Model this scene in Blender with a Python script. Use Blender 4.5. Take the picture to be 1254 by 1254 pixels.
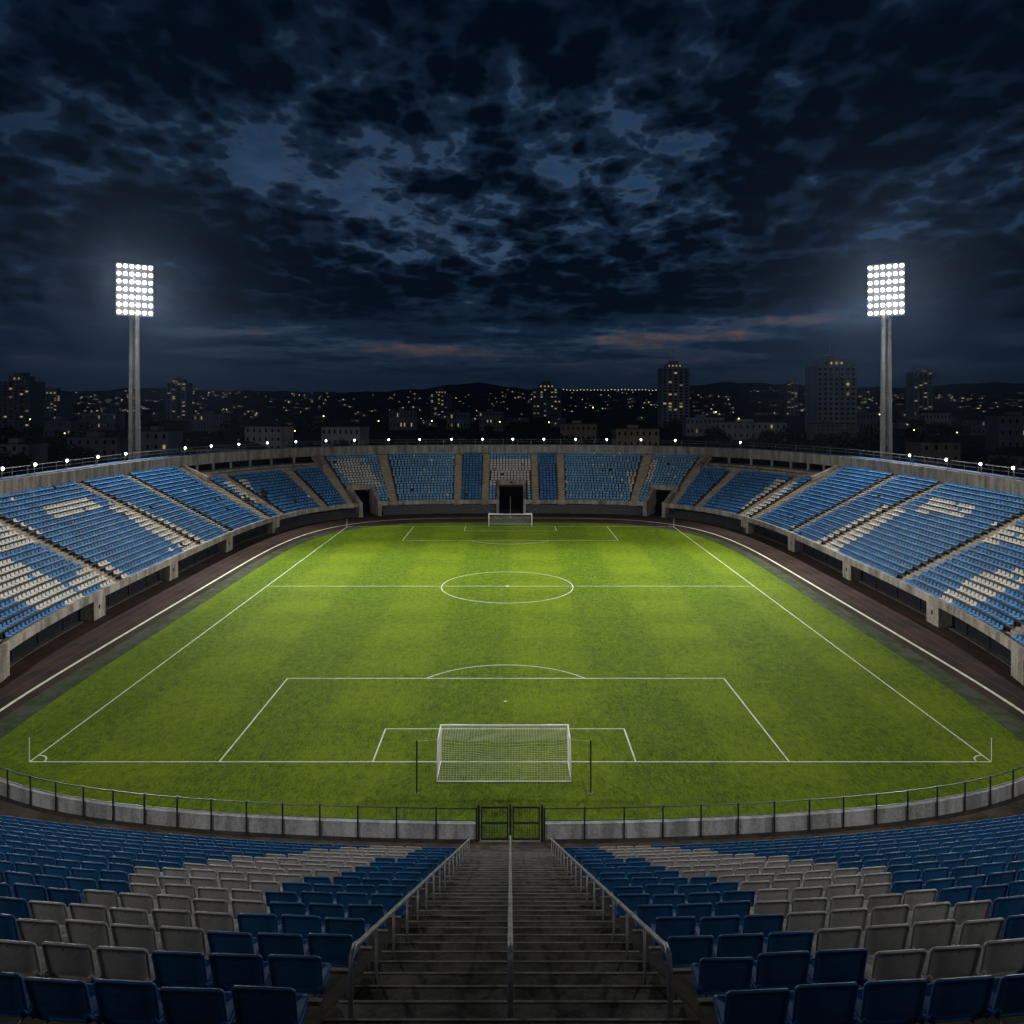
import bpy, math, random
import numpy as np
from mathutils import Vector, Matrix

for o in list(bpy.data.objects):
    bpy.data.objects.remove(o)
SC = bpy.context.scene
COL = SC.collection
R = math.radians
rng = random.Random(11)

# ---------------------------------------------------------------- camera
EYE = 25.2            # eye height above the pitch, metres
F = 933.0             # focal length in photo pixels (photo 1254 px wide)
cd = bpy.data.cameras.new("camera")
cam = bpy.data.objects.new("camera", cd)
COL.objects.link(cam)
cam.location = (0, 0, EYE)
cam.rotation_euler = (R(90), 0, 0)
cd.sensor_width = 36
cd.lens = 36 * F / 1254
cd.shift_x = 0.0016
cd.shift_y = -0.1037
cd.clip_start = 0.2
cd.clip_end = 30000
SC.camera = cam

# ---------------------------------------------------------------- exposure
SC.view_settings.view_transform = 'Standard'
SC.view_settings.look = 'None'
SC.view_settings.exposure = 0
SC.view_settings.gamma = 1
SC.render.engine = 'CYCLES'
SC.cycles.use_denoising = True
SC.cycles.max_bounces = 5
SC.cycles.diffuse_bounces = 3
SC.cycles.glossy_bounces = 3
SC.cycles.volume_bounces = 0
SC.cycles.transparent_max_bounces = 8
SC.cycles.sample_clamp_indirect = 2

FLOOD_FAR = 7.0e5      # W, one far tower's bank
FLOOD_NEAR = 2.1e5    # W, towers behind the near stand
FILL_STRENGTH = .035       # added dusk-toned fill that lifts house walls and seat backs
FLOOD_COL = (1.0, 0.985, 0.93)
HAZE_DENSITY = 3.3e-5
CLOUD_T = .280         # cloud cover threshold


sl = bpy.data.lights.new('dusk_fill', 'SUN')
sl.energy = FILL_STRENGTH
sl.angle = R(30)
sl.color = (.74, .86, 1.0)
so = bpy.data.objects.new('dusk_fill', sl)
COL.objects.link(so)
so.rotation_euler = (R(52), 0, R(-18))

# ---------------------------------------------------------------- node helpers
class NT:
    """small expression builder for shader nodes"""
    def __init__(s, tree):
        s.t = tree

    def n(s, typ, **kw):
        nd = s.t.nodes.new(typ)
        for k, v in kw.items():
            setattr(nd, k, v)
        return nd

    def put(s, sock, v):
        if isinstance(v, bpy.types.NodeSocket):
            s.t.links.new(v, sock)
        else:
            sock.default_value = v

    def m(s, op, a, b=None, c=None, clamp=False):
        nd = s.n('ShaderNodeMath', operation=op, use_clamp=clamp)
        s.put(nd.inputs[0], a)
        if b is not None:
            s.put(nd.inputs[1], b)
        if c is not None:
            s.put(nd.inputs[2], c)
        return nd.outputs[0]

    def add(s, a, b): return s.m('ADD', a, b)
    def sub(s, a, b): return s.m('SUBTRACT', a, b)
    def mul(s, a, b): return s.m('MULTIPLY', a, b)
    def div(s, a, b): return s.m('DIVIDE', a, b)

    def ss(s, x, lo, hi, a=0.0, b=1.0):
        nd = s.n('ShaderNodeMapRange', interpolation_type='SMOOTHSTEP')
        s.put(nd.inputs['Value'], x)
        s.put(nd.inputs['From Min'], lo)
        s.put(nd.inputs['From Max'], hi)
        s.put(nd.inputs['To Min'], a)
        s.put(nd.inputs['To Max'], b)
        return nd.outputs[0]

    def noise(s, vec, scale, detail=4, rough=.55, dist=0.0):
        nd = s.n('ShaderNodeTexNoise')
        if vec is not None:
            s.put(nd.inputs['Vector'], vec)
        s.put(nd.inputs['Scale'], scale)
        s.put(nd.inputs['Detail'], detail)
        s.put(nd.inputs['Roughness'], rough)
        s.put(nd.inputs['Distortion'], dist)
        return nd.outputs['Fac']

    def xyz(s, v):
        nd = s.n('ShaderNodeSeparateXYZ')
        s.put(nd.inputs[0], v)
        return nd.outputs

    def vec(s, x, y, z):
        nd = s.n('ShaderNodeCombineXYZ')
        for i, v in enumerate((x, y, z)):
            s.put(nd.inputs[i], v)
        return nd.outputs[0]

    def mix(s, fac, a, b, mode='MIX'):
        nd = s.n('ShaderNodeMix', data_type='RGBA', blend_type=mode)
        s.put(nd.inputs[0], fac)
        for sock, v in ((nd.inputs[6], a), (nd.inputs[7], b)):
            if isinstance(v, tuple) and len(v) == 3:
                v = (*v, 1)
            s.put(sock, v)
        return nd.outputs[2]

    def bump(s, h, strength=.3, dist=.05):
        nd = s.n('ShaderNodeBump')
        s.put(nd.inputs['Height'], h)
        s.put(nd.inputs['Strength'], strength)
        s.put(nd.inputs['Distance'], dist)
        return nd.outputs[0]

    def pos(s):
        return s.n('ShaderNodeNewGeometry').outputs['Position']

    def objco(s):
        return s.n('ShaderNodeTexCoord').outputs['Object']


MATS = {}


def mat(name, col, rough=.7, metal=0.0, fn=None, spec=None):
    """principled material; fn(nt, bsdf) may rewire its inputs"""
    if name in MATS:
        return MATS[name]
    m = bpy.data.materials.new(name)
    m.use_nodes = True
    b = m.node_tree.nodes['Principled BSDF']
    b.inputs['Base Color'].default_value = (*col, 1)
    b.inputs['Roughness'].default_value = rough
    b.inputs['Metallic'].default_value = metal
    if spec is not None:
        b.inputs['Specular IOR Level'].default_value = spec
    if fn:
        fn(NT(m.node_tree), b)
    MATS[name] = m
    return m


def worn(col, dark, scale=.6, amt=.6, bump=.15, bscale=8., streak=False, r=None):
    """mottled, stained surface"""
    def fn(g, b):
        if b.inputs['Roughness'].default_value > .5:
            b.inputs['Specular IOR Level'].default_value = .12
        p = g.pos()
        if streak:
            x = g.xyz(p)
            p2 = g.vec(x[0], x[1], g.mul(x[2], .18))
        else:
            p2 = p
        a = g.noise(p2, scale, 6, .62)
        c = g.noise(p, scale * 7, 5, .65)
        f = g.ss(g.add(g.mul(a, .65), g.mul(c, .35)), .36, .64)
        g.put(b.inputs['Base Color'], g.mix(g.mul(f, amt), col, dark))
        h = g.noise(p, bscale, 6, .6)
        g.put(b.inputs['Normal'], g.bump(h, bump, .04))
        if r:
            g.put(b.inputs['Roughness'], g.ss(a, .3, .7, r[0], r[1]))
    return fn


def emit(name, col, strength, sample=True):
    if name in MATS:
        return MATS[name]
    m = bpy.data.materials.new(name)
    m.use_nodes = True
    b = m.node_tree.nodes['Principled BSDF']
    b.inputs['Base Color'].default_value = (.5, .5, .5, 1)
    b.inputs['Emission Color'].default_value = (*col, 1)
    b.inputs['Emission Strength'].default_value = strength
    if not sample:
        m.cycles.emission_sampling = 'NONE'
    MATS[name] = m
    return m


# ---------------------------------------------------------------- world: dusk sky with broken cloud
w = bpy.data.worlds.new("World")
SC.world = w
w.use_nodes = True
w.cycles.sampling_method = 'MANUAL'
w.cycles.sample_map_resolution = 512
g = NT(w.node_tree)
bg = w.node_tree.nodes['Background']
D3 = g.xyz(g.n('ShaderNodeTexCoord').outputs['Generated'])
dx, dy, dz = D3[0], D3[1], D3[2]
zc = g.mul(g.add(g.m('MAXIMUM', dz, 0.0), .16), .66)
P = g.vec(g.div(dx, zc), g.div(dy, zc), 0.0)          # a flat cloud layer seen from below
fy = g.m('MAXIMUM', dy, .08)
U, V = g.div(dx, fy), g.div(dz, fy)                    # azimuth / elevation slopes of the northern sky


def gauss(px, py, wx, wy, slope=0.0):
    """soft patch of sky; given in slope units through (px, py) of the photo at infinity"""
    u0, v0 = (px - 625) / F, (497 - py) / F
    du = g.sub(U, u0)
    dv = g.sub(g.sub(V, v0), g.mul(du, slope))
    e = g.add(g.m('POWER', g.div(du, wx / F), 2.0), g.m('POWER', g.div(dv, wy / F), 2.0))
    return g.m('EXPONENT', g.mul(e, -1.0))


open_sky = None
for args, amp in [((235, 165, 120, 50, -.25), .20), ((330, 215, 120, 40, -.35), .16), ((470, 255, 110, 30, -.45), .20),
                  ((575, 305, 70, 24, -.6), .20), ((800, 195, 110, 30, -.1), .17), ((700, 165, 60, 45, .3), .08),
                  ((930, 300, 70, 25, .3), .10), ((940, 395, 130, 16, .08), .24), ((330, 408, 110, 9, 0), .22), ((150, 268, 40, 8, 0), .10),
                  ((540, 430, 110, 7, 0), .24), ((770, 416, 60, 7, 0), .22), ((30, 320, 70, 25, -.2), .07),
                  ((1010, 70, 110, 50, .3), .06), ((430, 60, 100, 40, 0), .05)]:
    t_ = g.mul(gauss(*args), amp * .75)
    open_sky = t_ if open_sky is None else g.add(open_sky, t_)
dark_sky = None
for args, amp in [((110, 290, 170, 75, -.2), .14), ((330, 320, 150, 45, -.3), .12), ((1150, 90, 170, 110, .3), .16),
                  ((650, 40, 260, 50, 0), .10), ((720, 350, 260, 40, 0), .13), ((40, 40, 160, 70, 0), .10),
                  ((560, 220, 60, 40, 0), .07), ((625, 372, 900, 55, 0), .15), ((640, 130, 90, 60, 0), .07), ((960, 240, 110, 40, 0), .09), ((1150, 300, 150, 60, 0), .08)]:
    t_ = g.mul(gauss(*args), amp * .90)
    dark_sky = t_ if dark_sky is None else g.add(dark_sky, t_)

Ps = g.n('ShaderNodeVectorMath', operation='MULTIPLY')
g.put(Ps.inputs[0], P)
Ps.inputs[1].default_value = (1.0, .80, 1)
PV = Ps.outputs[0]
# billowing edges: the sampling point itself is pushed about by a finer noise
wn = g.n('ShaderNodeTexNoise')
g.put(wn.inputs['Vector'], PV)
wn.inputs['Scale'].default_value = 5.5
wn.inputs['Detail'].default_value = 5
wo = g.n('ShaderNodeVectorMath', operation='SUBTRACT')
g.put(wo.inputs[0], wn.outputs['Color'])
wo.inputs[1].default_value = (.5, .5, .5)
wsx = g.n('ShaderNodeVectorMath', operation='MULTIPLY_ADD')
g.put(wsx.inputs[0], wo.outputs[0])
wsx.inputs[1].default_value = (.11, .11, .11)
g.put(wsx.inputs[2], PV)
PW = wsx.outputs[0]
n1 = g.noise(PV, 1.3, 3, .5)
n2 = g.noise(PW, 3.6, 9, .60)


def puffs(vec, scale):
    vor = g.n('ShaderNodeTexVoronoi', feature='SMOOTH_F1')
    g.put(vor.inputs['Vector'], vec)
    vor.inputs['Scale'].default_value = scale
    vor.inputs['Smoothness'].default_value = .25
    return g.sub(.5, vor.outputs['Distance'])


p1, p2, p3 = puffs(PW, 5.6), puffs(PW, 13.0), puffs(PW, 30.0)
cl = g.add(g.add(g.mul(n1, .62), g.mul(n2, .34)), g.add(g.mul(p1, .50), g.add(g.mul(p2, .30), g.mul(p3, .13))))
cl = g.add(g.sub(cl, open_sky), dark_sky)
# far off, the layer is seen edge-on: long flat bars of cloud
bars = g.noise(g.vec(g.mul(U, 3.2), g.mul(V, 42.0), g.mul(dx, .5)), 1.0, 7, .58, .25)
bars = g.add(g.sub(g.add(g.mul(bars, .95), -.06), open_sky), dark_sky)
lowmix = g.ss(V, .085, .20, .85, 0.0)
cl = g.add(g.mul(cl, g.sub(1.0, lowmix)), g.mul(g.sub(bars, .150), lowmix))
# clear sky behind: brighter and a little warm low down; darker top and sides also imitate lens vignetting
side = g.m('EXPONENT', g.mul(g.m('POWER', g.div(U, .62), 2.0), -1.0))
top = g.m('EXPONENT', g.mul(g.m('POWER', g.div(g.sub(V, .25), .26), 2.0), -1.0))
hi = g.ss(V, .36, .56, 1.0, .35)
clear = g.mix(g.mul(g.mul(side, top), hi), (.0035, .0125, .036), (.020, .052, .120))
low = g.m('EXPONENT', g.mul(g.m('POWER', g.div(g.sub(V, .095), .05), 2.0), -1.0))
clear = g.mix(g.mul(low, g.mul(side, .75)), clear, (.125, .078, .046))
mid = gauss(520, 290, 260, 85, -.25)
clear = g.mix(g.mul(mid, .6), clear, (.046, .080, .138))
clear = g.mix(g.ss(n2, .38, .62, 0, .55), clear, (.008, .020, .046))
horizon = g.ss(V, .03, .10, 1.0, 0.0)
t_ = g.m('ADD', g.sub(cl, CLOUD_T), g.mul(g.sub(g.noise(PV, 7.0, 6, .62, .3), .5), .10))
glow = g.mul(g.add(g.mul(side, top), .10), g.ss(V, .40, .56, 1.0, .45))
veil = g.mix(glow, (.0040, .0110, .028), (.026, .050, .092))        # thin edge of the cloud
half = g.mix(glow, (.0024, .0066, .0170), (.0080, .0195, .0430))      # its lit flank
core = (.0010, .0031, .0086)
colr = g.mix(g.ss(t_, -.075, .015), clear, veil)
colr = g.mix(g.ss(t_, -.005, .10), colr, half)
colr = g.mix(g.ss(t_, .07, .33), colr, core)
colr = g.mix(g.mul(horizon, .80), colr, (.0046, .0105, .0215))
below = g.ss(dz, -.03, .0)
colr = g.mix(below, (.002, .003, .005), colr)
g.put(bg.inputs['Color'], colr)
bg.inputs['Strength'].default_value = 1.0


# ---------------------------------------------------------------- mesh builder
class MB:
    def __init__(s):
        s.v, s.f, s.mi = [], [], []
        s.m = 0

    def quad(s, *p):
        b = len(s.v)
        s.v += [tuple(q) for q in p]
        s.f.append(tuple(range(b, b + len(p))))
        s.mi.append(s.m)

    def box(s, x0, x1, y0, y1, z0, z1):
        s.obox((x0, y0), (x1, y0), (x1, y1), (x0, y1), z0, z1)

    def obox(s, a, b, c, d, z0, z1, z0b=None):
        """prism over a plan quadrilateral (counter-clockwise)"""
        i = len(s.v)
        for z in (z0, z1):
            for q in (a, b, c, d):
                s.v.append((q[0], q[1], z))
        for f in ((3, 2, 1, 0), (4, 5, 6, 7), (0, 1, 5, 4), (1, 2, 6, 5), (2, 3, 7, 6), (3, 0, 4, 7)):
            s.f.append(tuple(i + k for k in f))
            s.mi.append(s.m)

    def tube(s, pts, r, n=8, cap=True):
        pts = [Vector(p) for p in pts]
        rs = r if isinstance(r, (list, tuple)) else [r] * len(pts)
        rings = []
        prev = None
        for k, p in enumerate(pts):
            t = (pts[min(k + 1, len(pts) - 1)] - pts[max(k - 1, 0)]).normalized()
            if prev is None:
                u = t.cross(Vector((0, 0, 1)) if abs(t.z) < .9 else Vector((1, 0, 0))).normalized()
            else:
                u = (prev - t * prev.dot(t)).normalized()
            prev = u
            v = t.cross(u)
            b = len(s.v)
            for j in range(n):
                a = 2 * math.pi * j / n
                s.v.append(tuple(p + (u * math.cos(a) + v * math.sin(a)) * rs[k]))
            rings.append(b)
        for a, b in zip(rings, rings[1:]):
            for j in range(n):
                s.f.append((a + j, a + (j + 1) % n, b + (j + 1) % n, b + j))
                s.mi.append(s.m)
        if cap:
            s.f.append(tuple(rings[0] + j for j in reversed(range(n))))
            s.f.append(tuple(rings[-1] + j for j in range(n)))
            s.mi += [s.m, s.m]

    def sweep(s, rows, closed=False):
        """rows: list of stations, each a list of 3D points (same count); closed joins the section's ends"""
        b = len(s.v)
        k = len(rows[0])
        for r_ in rows:
            s.v += [tuple(p) for p in r_]
        for i in range(len(rows) - 1):
            for j in range(k if closed else k - 1):
                j2 = (j + 1) % k
                s.f.append((b + i * k + j, b + i * k + j2, b + (i + 1) * k + j2, b + (i + 1) * k + j))
                s.mi.append(s.m)
        if closed:
            s.f.append(tuple(b + j for j in reversed(range(k))))
            s.f.append(tuple(b + (len(rows) - 1) * k + j for j in range(k)))
            s.mi += [s.m, s.m]

    def mesh(s, name, mats, smooth=False):
        me = bpy.data.meshes.new(name)
        me.from_pydata(s.v, [], s.f)
        for m_ in (mats if isinstance(mats, (list, tuple)) else [mats]):
            me.materials.append(m_)
        me.polygons.foreach_set('material_index', s.mi)
        if smooth:
            me.polygons.foreach_set('use_smooth', [True] * len(s.f))
        me.update()
        return me

    def build(s, name, mats, parent=None, smooth=False, loc=None):
        o = bpy.data.objects.new(name, s.mesh(name, mats, smooth))
        COL.objects.link(o)
        if parent is not None:
            o.parent = parent
        if loc:
            o.location = loc
        return o


def tag(o, label=None, cat=None, group=None, kind=None):
    if label:
        o['label'] = label
    if cat:
        o['category'] = cat
    if group:
        o['group'] = group
    if kind:
        o['kind'] = kind
    return o


def thing(name, label, cat, loc=(0, 0, 0), rz=0, group=None):
    o = bpy.data.objects.new(name, None)
    COL.objects.link(o)
    o.location = loc
    o.rotation_euler = (0, 0, rz)
    return tag(o, label, cat, group)


def link(name, me, parent=None, loc=(0, 0, 0), rz=0, scale=None):
    o = bpy.data.objects.new(name, me)
    COL.objects.link(o)
    if parent is not None:
        o.parent = parent
    o.location = loc
    o.rotation_euler = (0, 0, rz)
    if scale:
        o.scale = scale
    return o


def children(o):
    return [c for c in CHILD.get(o.name, [])]


CHILD = {}


def copy_tree(o, parent=None, kids=None):
    c = o.copy()
    COL.objects.link(c)
    c.parent = parent
    for ch in list(o.children):
        copy_tree(ch, c)
    return c


def struct(mb, name, mats, smooth=False):
    return tag(mb.build(name, mats, None, smooth), kind='structure')


# ---------------------------------------------------------------- materials
CONC = mat('weathered_concrete', (.30, .27, .235), .85, fn=worn((.33, .30, .26), (.095, .083, .070), .8, .95, .25, 6, True))
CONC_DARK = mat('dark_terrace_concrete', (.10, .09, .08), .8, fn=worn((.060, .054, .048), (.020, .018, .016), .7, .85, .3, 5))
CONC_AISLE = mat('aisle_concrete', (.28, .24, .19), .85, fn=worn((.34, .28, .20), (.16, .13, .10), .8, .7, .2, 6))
CONC_GREY = mat('grey_cast_concrete', (.4, .4, .42), .75, fn=worn((.37, .37, .385), (.13, .13, .135), .9, .9, .2, 7, True))
STEP = mat('stair_concrete', (.10, .095, .09), .85, fn=worn((.066, .061, .056), (.013, .012, .011), 1.3, .95, .35, 9, r=(.60, .95)))
NOSE = mat('stair_nosing', (.2, .19, .18), .6, fn=worn((.20, .19, .175), (.07, .065, .06), 1.5, .8, .2, 10))
PAVER = mat('brown_pavers', (.12, .10, .08), .75, fn=worn((.15, .12, .095), (.04, .034, .03), .5, .9, .3, 4))
STEEL = mat('worn_galvanised_steel', (.32, .32, .33), .32, .35, fn=worn((.26, .268, .285), (.085, .085, .088), 2.5, .7, .05, 20, r=(.42, .70)))
IRON = mat('dark_painted_iron', (.02, .022, .026), .4, .3, fn=worn((.026, .028, .032), (.012, .012, .013), 3, .6, .08, 20))
WHITE = mat('white_gloss_paint', (.8, .8, .8), .4, fn=worn((.82, .82, .82), (.55, .54, .52), 2, .4, .03, 12))
NET = mat('white_netting', (.72, .72, .70), .8)
LINE = mat('white_line_paint', (.8, .8, .78), .9, fn=worn((.66, .70, .60), (.30, .38, .16), 1.2, .7, .2, 14))
GLASS = mat('dark_glazing', (.008, .010, .014), .08, fn=worn((.008, .010, .014), (.014, .015, .018), .4, .8, .01, 2))
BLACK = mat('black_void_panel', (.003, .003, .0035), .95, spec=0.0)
BOARD = mat('dark_boards', (.012, .014, .020), .45, fn=worn((.013, .015, .021), (.006, .007, .009), .6, .8, .1, 5))
BLUE_SHEET = mat('blue_roof_sheet', (.03, .08, .2), .5, fn=worn((.032, .085, .21), (.012, .03, .08), .4, .7, .1, 5))


def plastic(c1, c2, dirt, sheen=.50):
    def fn(g, b):
        oi = g.n('ShaderNodeObjectInfo').outputs['Random']
        gi = g.n('ShaderNodeNewGeometry').outputs['Random Per Island']
        p = g.pos()
        c = g.mix(g.m('FRACT', g.add(g.mul(oi, 7.3), g.mul(gi, .35))), c1, c2)
        a = g.noise(p, 5.0, 6, .7)
        sc = g.noise(g.n('ShaderNodeTexCoord').outputs['Object'], 9.0, 8, .75, .6)
        c = g.mix(g.ss(a, .50, .75, 0.0, .55), c, dirt)
        c = g.mix(g.ss(sc, .66, .76, 0.0, .22), c, (.5, .52, .55))
        g.put(b.inputs['Base Color'], c)
        g.put(b.inputs['Roughness'], g.ss(a, .3, .7, .38, .62))
        b.inputs['Specular IOR Level'].default_value = sheen
        g.put(b.inputs['Normal'], g.bump(g.noise(p, 60, 3, .5), .06, .01))
    return fn


BLUE = mat('blue_seat_plastic', (.01, .06, .22), .35, fn=plastic((.016, .108, .275), (.011, .078, .210), (.016, .045, .092)))
GREY = mat('white_seat_plastic', (.4, .4, .4), .4, fn=plastic((.44, .43, .42), (.34, .33, .325), (.165, .152, .14)))

BLUE_PAN = mat('blue_seat_pan_plastic', (.01, .06, .22), .5, fn=plastic((.010, .078, .23), (.007, .056, .17), (.014, .042, .092), .05))
GREY_PAN = mat('white_seat_pan_plastic', (.4, .4, .4), .5, fn=plastic((.34, .33, .32), (.27, .265, .255), (.165, .152, .14), .05))


def far_plastic(c1, c2, dirt):
    def fn(g, b):
        gi = g.n('ShaderNodeNewGeometry').outputs['Random Per Island']
        c = g.mix(gi, c1, c2)
        a = g.noise(g.pos(), .25, 4, .6)
        c = g.mix(g.ss(a, .45, .75, 0.0, .5), c, dirt)
        g.put(b.inputs['Base Color'], c)
    return fn


FBLUE = mat('sun_faded_blue_plastic', (.05, .17, .45), .7, spec=.15, fn=far_plastic((.030, .135, .32), (.060, .205, .43), (.028, .085, .19)))
FGREY = mat('sun_faded_white_plastic', (.5, .5, .5), .7, spec=.15, fn=far_plastic((.56, .545, .52), (.44, .425, .40), (.28, .25, .22)))

PBLUE = mat('pale_blue_plastic', (.1, .25, .45), .7, spec=.15, fn=far_plastic((.105, .26, .46), (.18, .36, .55), (.10, .20, .32)))  # paler blue for the middle blocks of the far end


def grass_fn(g, b):
    p = g.pos()
    x, y, z = g.xyz(p)
    # mowing: wide lengthwise lanes crossed by narrower bands, edges wobbling a little
    wob = g.mul(g.sub(g.noise(p, .35, 3, .6), .5), .9)
    lx = g.m('SINE', g.mul(g.add(x, wob), math.pi / 7.6))
    ly = g.m('SINE', g.mul(g.add(g.add(y, 1.2), wob), math.pi / 5.25))
    lx = g.ss(lx, -.45, .45, -1, 1)
    ly = g.ss(ly, -.7, .7, -1, 1)
    pat = g.add(g.mul(lx, .050), g.mul(ly, .014))
    pat = g.add(pat, g.mul(g.mul(lx, ly), .02))
    f1 = g.sub(g.noise(p, .12, 5, .6), .5)
    f2 = g.sub(g.noise(p, 1.1, 6, .7), .5)
    st = g.sub(g.noise(g.vec(g.mul(x, 2.2), g.mul(y, .7), z), 2.0, 5, .7, 1.2), .5)
    f3 = g.sub(g.noise(p, 9.0, 3, .7), .5)
    v = g.add(g.add(pat, g.mul(f1, .24)), g.add(g.mul(f2, .65), g.add(g.mul(st, 1.15), g.mul(f3, 1.1))))
    v = g.add(v, .5)
    c = g.mix(g.ss(v, .0, 1.0), (.015, .056, .0020), (.166, .232, .0060))
    worn_ = g.ss(g.noise(p, .55, 5, .65), .66, .76, 0, .30)
    c = g.mix(worn_, c, (.17, .19, .05))
    g.put(b.inputs['Base Color'], c)
    h = g.add(g.noise(p, 5.5, 5, .75), g.mul(g.noise(p, 22, 2, .6), .6))
    g.put(b.inputs['Normal'], g.bump(h, .8, .11))


GRASS = mat('striped_turf', (.06, .12, .01), .95, fn=grass_fn, spec=.08)


def strip_fn(g, b):
    p = g.pos()
    a = g.noise(p, .5, 6, .7)
    c = g.mix(g.ss(a, .40, .62), (.030, .046, .018), (.062, .068, .050))
    c = g.mix(g.ss(g.noise(p, 1.7, 5, .7), .55, .72, 0, .6), c, (.035, .055, .022))
    g.put(b.inputs['Base Color'], c)
    g.put(b.inputs['Normal'], g.bump(g.noise(p, 7, 5, .7), .4, .05))


STRIP = mat('worn_turf_edge', (.1, .11, .08), .95, spec=.05, fn=strip_fn)


def track_fn(g, b):
    p = g.pos()
    a = g.noise(p, .22, 6, .65)
    s_ = g.noise(p, 3.0, 5, .7)
    c = g.mix(g.ss(a, .35, .66), (.050, .030, .024), (.027, .019, .017))
    c = g.mix(g.ss(s_, .5, .72, 0, .55), c, (.016, .0125, .0115))
    g.put(b.inputs['Base Color'], c)
    g.put(b.inputs['Normal'], g.bump(g.noise(p, 14, 4, .7), .3, .03))


TRACK = mat('dull_red_track', (.1, .06, .05), .95, spec=.05, fn=track_fn)
LANE = mat('faded_lane_paint', (.14, .115, .10), .9, fn=worn((.09, .075, .068), (.04, .03, .028), .5, .9, .1, 6))
GROUND = mat('town_ground', (.02, .022, .018), .95, fn=worn((.03, .032, .028), (.010, .013, .008), .012, .9, .1, .3))
HILL = mat('wooded_hills', (.012, .018, .014), .95, fn=worn((.014, .020, .016), (.007, .011, .008), .004, .8, .1, .05))

# ---------------------------------------------------------------- plan of the bowl
CY, AX = 110.9, 49.0


def sup(t, a, bf, bn, p_far=3.6, p_near=3.6, cy=CY):
    c, s_ = math.cos(t), math.sin(t)
    b_, p_ = (bf, p_far) if s_ >= 0 else (bn, p_near)
    return (a * math.copysign(abs(c) ** (2 / p_), c), cy + b_ * math.copysign(abs(s_) ** (2 / p_), s_))


def dense(a, bf, bn, t0, t1, n, **k):
    return np.array([sup(t0 + (t1 - t0) * i / n, a, bf, bn, **k) for i in range(n + 1)])


def resample(P, step):
    d = np.r_[0, np.cumsum(np.hypot(*np.diff(P, axis=0).T))]
    n = max(2, int(d[-1] / step))
    q = np.linspace(0, d[-1], n + 1)
    return np.c_[np.interp(q, d, P[:, 0]), np.interp(q, d, P[:, 1])], d[-1]


raw = dense(AX, 67.2, 67.2, math.pi * 1.26, -math.pi * .26, 6000)
raw = raw[(raw[:, 1] > 57)]
BP, BLEN = resample(raw, .4)                         # front edge, from the near left round the far end to the near right
BN_ = len(BP)
BSTEP = BLEN / (BN_ - 1)
tg = np.gradient(BP, axis=0)
tg /= np.hypot(tg[:, 0], tg[:, 1])[:, None]
BNOR = np.c_[-tg[:, 1], tg[:, 0]]                     # outward
ker = np.ones(41) / 41
BNOR = np.c_[[np.convolve(np.pad(BNOR[:, k], 20, mode='edge'), ker, 'valid') for k in (0, 1)]].T
BNOR /= np.hypot(BNOR[:, 0], BNOR[:, 1])[:, None]


def bp(s, o):
    """point of the bowl plan: arc length s along the front edge, offset o outward"""
    i = min(max(s / BSTEP, 0), BN_ - 1.001)
    k = int(i)
    f_ = i - k
    p = BP[k] * (1 - f_) + BP[k + 1] * f_
    n_ = BNOR[k] * (1 - f_) + BNOR[k + 1] * f_
    return p + n_ * o, n_


def px_of(x, y, z):
    return 625 + F * x / y, 497 - F * (z - EYE) / y


def s_at_px(px, o=0.0):
    """arc length where the line at offset o is seen at photo column px"""
    lo, hi = 0.0, BLEN
    for _ in range(50):
        m_ = (lo + hi) / 2
        p, _n = bp(m_, o)
        if 625 + F * p[0] / p[1] < px:
            lo = m_
        else:
            hi = m_
    return (lo + hi) / 2


NROW, ROWP, RISE, O0, Z0 = 20, 1.0, .52, 1.0, 2.45
CORNER_ROWS = 15
S_L = s_at_px(336)
S_L2 = s_at_px(434)
S_R2 = s_at_px(818)
S_R = s_at_px(914)
aisles = [s_at_px(p_) for p_ in (20, 157, 253, 291, 336, 354, 404, 434, 484, 560, 594, 656, 688, 774, 818, 848, 898, 914, 960, 998, 1090, 1215)]
AW = 1.7
T_MID = (s_at_px(626), 3.45, 7, 7.15, 2.85)            # centre, half width, rows removed, top z, half opening
T_L = (s_at_px(453), 2.7, 6, 6.65, 1.8)
T_R = (s_at_px(802), 2.7, 6, 6.65, 1.8)
TUN = [T_MID, T_L, T_R]


def stations(s0, s1, step=1.2):
    n = max(1, int(math.ceil((s1 - s0) / step)))
    return [s0 + (s1 - s0) * i / n for i in range(n + 1)]


def bsweep(mb, prof, s0, s1, closed=True, step=1.2):
    rows = []
    for s_ in stations(s0, s1, step):
        rows.append([(*bp(s_, o)[0], z) for o, z in prof])
    mb.sweep(rows, closed)


def step_profile(r0, r1):
    """terrace section from row r0 up to row r1 (exclusive), closed underneath"""
    pr = []
    for r_ in range(r0, r1):
        z = Z0 + RISE * r_
        pr += [(O0 + ROWP * r_, z), (O0 + ROWP * (r_ + 1), z)]
    zb = Z0 + RISE * r0 - (.13 if r0 == 0 else .6)
    pr += [(O0 + ROWP * r1, max(zb, Z0 + RISE * r1 - 1.4)), (O0 + ROWP * r0, zb)]
    return pr


def minus(s0, s1, cuts):
    out = [(s0, s1)]
    for a, b in cuts:
        nx = []
        for x, y in out:
            if b <= x or a >= y:
                nx.append((x, y))
            else:
                if a > x:
                    nx.append((x, a))
                if b < y:
                    nx.append((b, y))
        out = nx
    return out


# ---------------------------------------------------------------- ground, track, pitch
m = MB()
m.quad((-9000, -300, -.03), (9000, -300, -.03), (9000, 9000, -.03), (-9000, 9000, -.03))
struct(m, 'ground', GROUND)


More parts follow.
